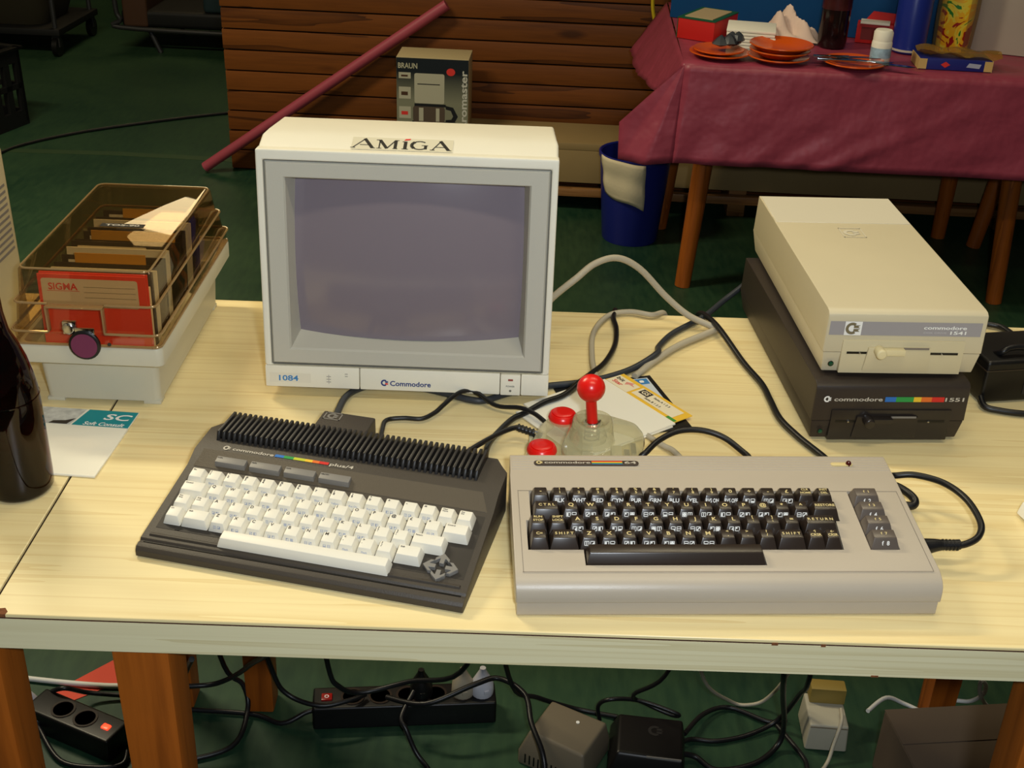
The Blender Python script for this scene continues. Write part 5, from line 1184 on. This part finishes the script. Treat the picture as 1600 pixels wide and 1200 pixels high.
g = FG(); pl(g, -.045, .0, .010, .045, -.0226); g.build('print_patch', mat('dull_red_print', (120, 40, 40), .7), rx)
wf = thing('white_flask', 'small white plastic flask with blue label beside the knives', 'flask', on_pt(.980, -.895), BA)
g = G(); g.lathe([(.024, 0), (.0265, .003), (.0265, .056), (.024, .065), (.018, .070)], 26); g.build('flask_body', m_paper, wf, smooth=45)
g = G(); g.lathe([(.025, .063), (.025, .084), (.021, .090), (.004, .091)], 24); g.build('cap', m_paper, wf, smooth=40)
g = G(); g.lathe([(.0269, .020), (.0269, .045)], 26, cap=False); g.build('label', mat('flask_label', (150, 178, 196), .5, var=.3, vscale=50), wf)
bc = thing('blue_thermos', 'tall blue cylinder jug standing behind the white flask', 'jug', on_pt(1.092, -.730), BA)
g = G(); g.lathe([(.042, 0), (.046, .004), (.047, .225), (.044, .232), (.040, .234), (.040, .300), (.036, .305)], 32); g.build('jug_body', mat('jug_blue', (28, 44, 130), .3, .45), bc, smooth=40)
g = G(); g.lathe([(.0472, .006), (.0474, .012)], 32, cap=False); g.build('base_ring', m_silver, bc)
ch = thing('snack_bag', 'colourful upright snack bag in front of the pale wall', 'bag', on_pt(1.214, -.712), BA + R(-16))
def bag_mat():
    m = bpy.data.materials.new('snack_print'); m.use_nodes = True; nt = m.node_tree; b = nt.nodes['Principled BSDF']; b.inputs['Roughness'].default_value = .3
    tc = nt.nodes.new('ShaderNodeTexCoord'); n = nt.nodes.new('ShaderNodeTexNoise'); n.inputs['Scale'].default_value = 16; n.inputs['Detail'].default_value = 3; n.inputs['Distortion'].default_value = 1.5
    nt.links.new(tc.outputs['Object'], n.inputs['Vector']); cr = nt.nodes.new('ShaderNodeValToRGB'); e = cr.color_ramp.elements
    e[0].position = .33; e[0].color = rgb((150, 24, 20)); e[1].position = .68; e[1].color = rgb((30, 50, 110))
    for ps_, c_ in ((.42, (226, 170, 30)), (.50, (220, 196, 60)), (.58, (40, 120, 40))):
        k = e.new(ps_); k.color = rgb(c_)
    cr.color_ramp.interpolation = 'CONSTANT'
    nt.links.new(n.outputs['Fac'], cr.inputs[0]); nt.links.new(cr.outputs[0], b.inputs['Base Color']); return m
def bagring(w_, d_, z): return [(w_*math.cos(2*PI*k/20), d_*math.copysign(abs(math.sin(2*PI*k/20))**.8, math.sin(2*PI*k/20)), z) for k in range(20)]
g = G(); g.loft([bagring(.042, .014, 0), bagring(.044, .021, .03), bagring(.046, .023, .10), bagring(.046, .021, .20), bagring(.048, .010, .27), bagring(.049, .003, .30)]); g.build('bag_film', bag_mat(), ch, smooth=60)
g = G(); g.loft([bagring(.050, .013, 0.002), bagring(.053, .019, .03), bagring(.056, .021, .10), bagring(.056, .019, .20), bagring(.058, .008, .27), bagring(.058, .002, .30)], cap=False); g.build('clear_margin', clear('clear_film', (236, 226, 206), .1, .12, (190, 170, 130)), ch, smooth=60)
tr_ = thing('sweets_tray', 'blue and cream biscuit tray with crumpled amber film at the table edge', 'tray', on_pt(1.172, -.885), BA + R(-2))
g = G(); g.box(-.094, .094, -.045, .045, 0, .028); g.build('tray_body', mat('tray_blue', (30, 40, 120), .4), tr_, .001)
for sx in (-1, 1):
    g = G(); g.box(sx*.0945-.001, sx*.0945+.001, -.0455, .0455, 0, .0285); g.build('end_panel', mat('tray_cream', (206, 176, 110), .5), tr_)
    g = FG(); pl(g, min(sx*.094, sx*.074), max(sx*.094, sx*.074), .001, .0275, -.0456); g.build('corner_print', mat('tray_cream', (206, 176, 110), .5), tr_)
g = FG(); g.plate([(-.038, .014), (-.026, .006), (-.014, .014), (-.026, .022)], (0, -.0457, 0), X, Z, 0); g.plate([(.028, .010), (.062, .008), (.066, .019), (.034, .021)], (0, -.0457, 0), X, Z, 1); g.build('front_print', [m_redink, m_palebl], tr_)
g = FG(); vs_ = []; fs = []
for i in range(21):
    for j in range(11):
        x_ = -.092 + .21*i/20; y_ = -.04 + .08*j/10
        vs_.append((x_, y_, .034 + .009*abs(math.sin(x_*45 + y_*30)) + .006*math.sin(y_*80 + x_*20)))
for i in range(20):
    for j in range(10): fs.append((i*11+j, (i+1)*11+j, (i+1)*11+j+1, i*11+j+1))
g.add(vs_, fs); o = g.build('film', clear('amber_film', (216, 190, 130), .12, .35, (170, 130, 60)), tr_, smooth=60)

# ---- dim things in the unlit hall
cr_ = thing('folding_crate', 'black plastic crate with slotted side at the left edge', 'crate', bg(-1.97, .42), BA + R(-16))
CW, CD_, CHh = .55, .56, .30
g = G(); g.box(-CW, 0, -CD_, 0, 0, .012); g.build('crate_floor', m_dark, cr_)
def slotted(n, ax, base, length):
    for k in range(n):
        a0 = -length + k*length/n
        for z0, z1 in ((.012, .05), (.25, .30)):
            pass
for side in range(4):
    g = G()
    if side == 0: f4 = lambda a, b, z0, z1: g.box(-.014, 0, a, b, z0, z1); LN = CD_
    elif side == 1: f4 = lambda a, b, z0, z1: g.box(-CW, -CW+.014, a, b, z0, z1); LN = CD_
    elif side == 2: f4 = lambda a, b, z0, z1: g.box(a, b, -CD_, -CD_+.014, z0, z1); LN = CW
    else: f4 = lambda a, b, z0, z1: g.box(a, b, -.014, 0, z0, z1); LN = CW
    f4(-LN, 0, .012, .06); f4(-LN, 0, .245, .30)
    for k in range(9):
        a = -LN + k*(LN-.03)/8; f4(a, a+.03, .06, .245)
    f4(-LN, 0, .145, .165)
    g.build('crate_side', m_dark, cr_, smooth=0)
g = G(); g.box(-CW-.012, .012, -CD_-.012, -CD_+.02, .292, .304); g.box(-CW-.012, .012, -.02, .012, .292, .304); g.box(-.02, .012, -CD_, 0, .292, .304); g.box(-CW-.012, -CW+.02, -CD_, 0, .292, .304); g.build('rim', m_black, cr_, .002)
tr2 = thing('trolley', 'dark wheeled trolley loaded with sacks in the unlit corner', 'trolley', bg(-2.24, 1.45), BA)
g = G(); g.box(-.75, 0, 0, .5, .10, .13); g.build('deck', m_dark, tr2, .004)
for a in ((-.03, .03), (-.72, .03), (-.03, .47), (-.72, .47)):
    g = G(); g.lathe([(.004, -.012), (.045, -.012), (.045, .012), (.004, .012)], 18, (a[0], a[1], .045), axis='x'); cw = g.build('caster', m_black, tr2)
    g = G(); g.box(a[0]-.018, a[0]+.018, a[1]-.012, a[1]+.012, .045, .10); g.build('caster_fork', mat('dull_steel', (62, 62, 62), .5, .4, .6), tr2)
    g = G(); g.tube([(a[0], a[1], .13), (a[0], a[1], 1.1)], .012, 8, sub=1); g.build('post', mat('dull_steel', (62, 62, 62), .5, .4, .6), tr2)
g = G(); g.loft([[(q[0], q[1], z_) for q in rrect(-.70+i_, -.08-i_, .05+i_, .45-i_, .08)] for z_, i_ in ((.131, .02), (.20, 0), (.42, .01), (.50, .06), (.53, .12))]); g.build('sack', mat('dark_sack', (34, 30, 14), .9), tr2, smooth=50)
sb_ = thing('upholstered_bench', 'dim brown padded bench with a steel tube frame in the hall', 'bench', bg(-1.40, 1.62), BA)
g = G(); g.box(-.60, 0.8, 0, .45, .12, .20); g.build('seat_pad', m_dark, sb_, .02, 3)
g = G(); g.box(-.59, -.47, -.006, .44, .122, .32); g.build('brown_pad', m_brown, sb_, .015, 3)
g = G(); g.box(-.2, .4, .0, .40, .20, .30); g.build('folded_blanket', mat('dark_teal', (26, 46, 50), .8), sb_, .02, 3)
g = G(); g.tube([(-.62, -.01, .75), (-.62, -.01, .26), (-.60, -.01, .16), (-.52, -.01, .115), (.8, -.01, .11)], .012, 10); g.build('frame_tube', mat('dull_steel', (62, 62, 62), .5, .4, .6), sb_)
for a in (-.48, .5):
    g = G(); g.tube([(a, .02, .12), (a+.05, .02, 0)], .012, 8, sub=1); g.build('leg', mat('dull_steel', (62, 62, 62), .5, .4, .6), sb_)
    g = G(); g.tube([(a, .42, .12), (a+.05, .42, 0)], .012, 8, sub=1); g.build('leg', mat('dull_steel', (62, 62, 62), .5, .4, .6), sb_)
g = G(); g.tube([bg(-2.0, -.25, .006), bg(-1.93, -.02, .006), bg(-1.880, .130, .006), bg(-1.739, .308, .006), bg(-1.542, .472, .006), bg(-1.269, .657, .006), bg(-.9, .85, .006)], .006, 8)
tag(g.build('cable', m_rubber, None, smooth=60), 'black cable crossing the green floor left of the plank wall', 'cable')
g = G(); g.tube([(.75, 1.66, .006), (.95, 1.95, .006), (1.12, 2.35, .006), (1.4, 2.6, .006), (1.9, 2.6, .006)], .007, 8)
tag(g.build('cable', m_rubber, None, smooth=60), 'black cable lying on the floor behind the disk drives', 'cable')
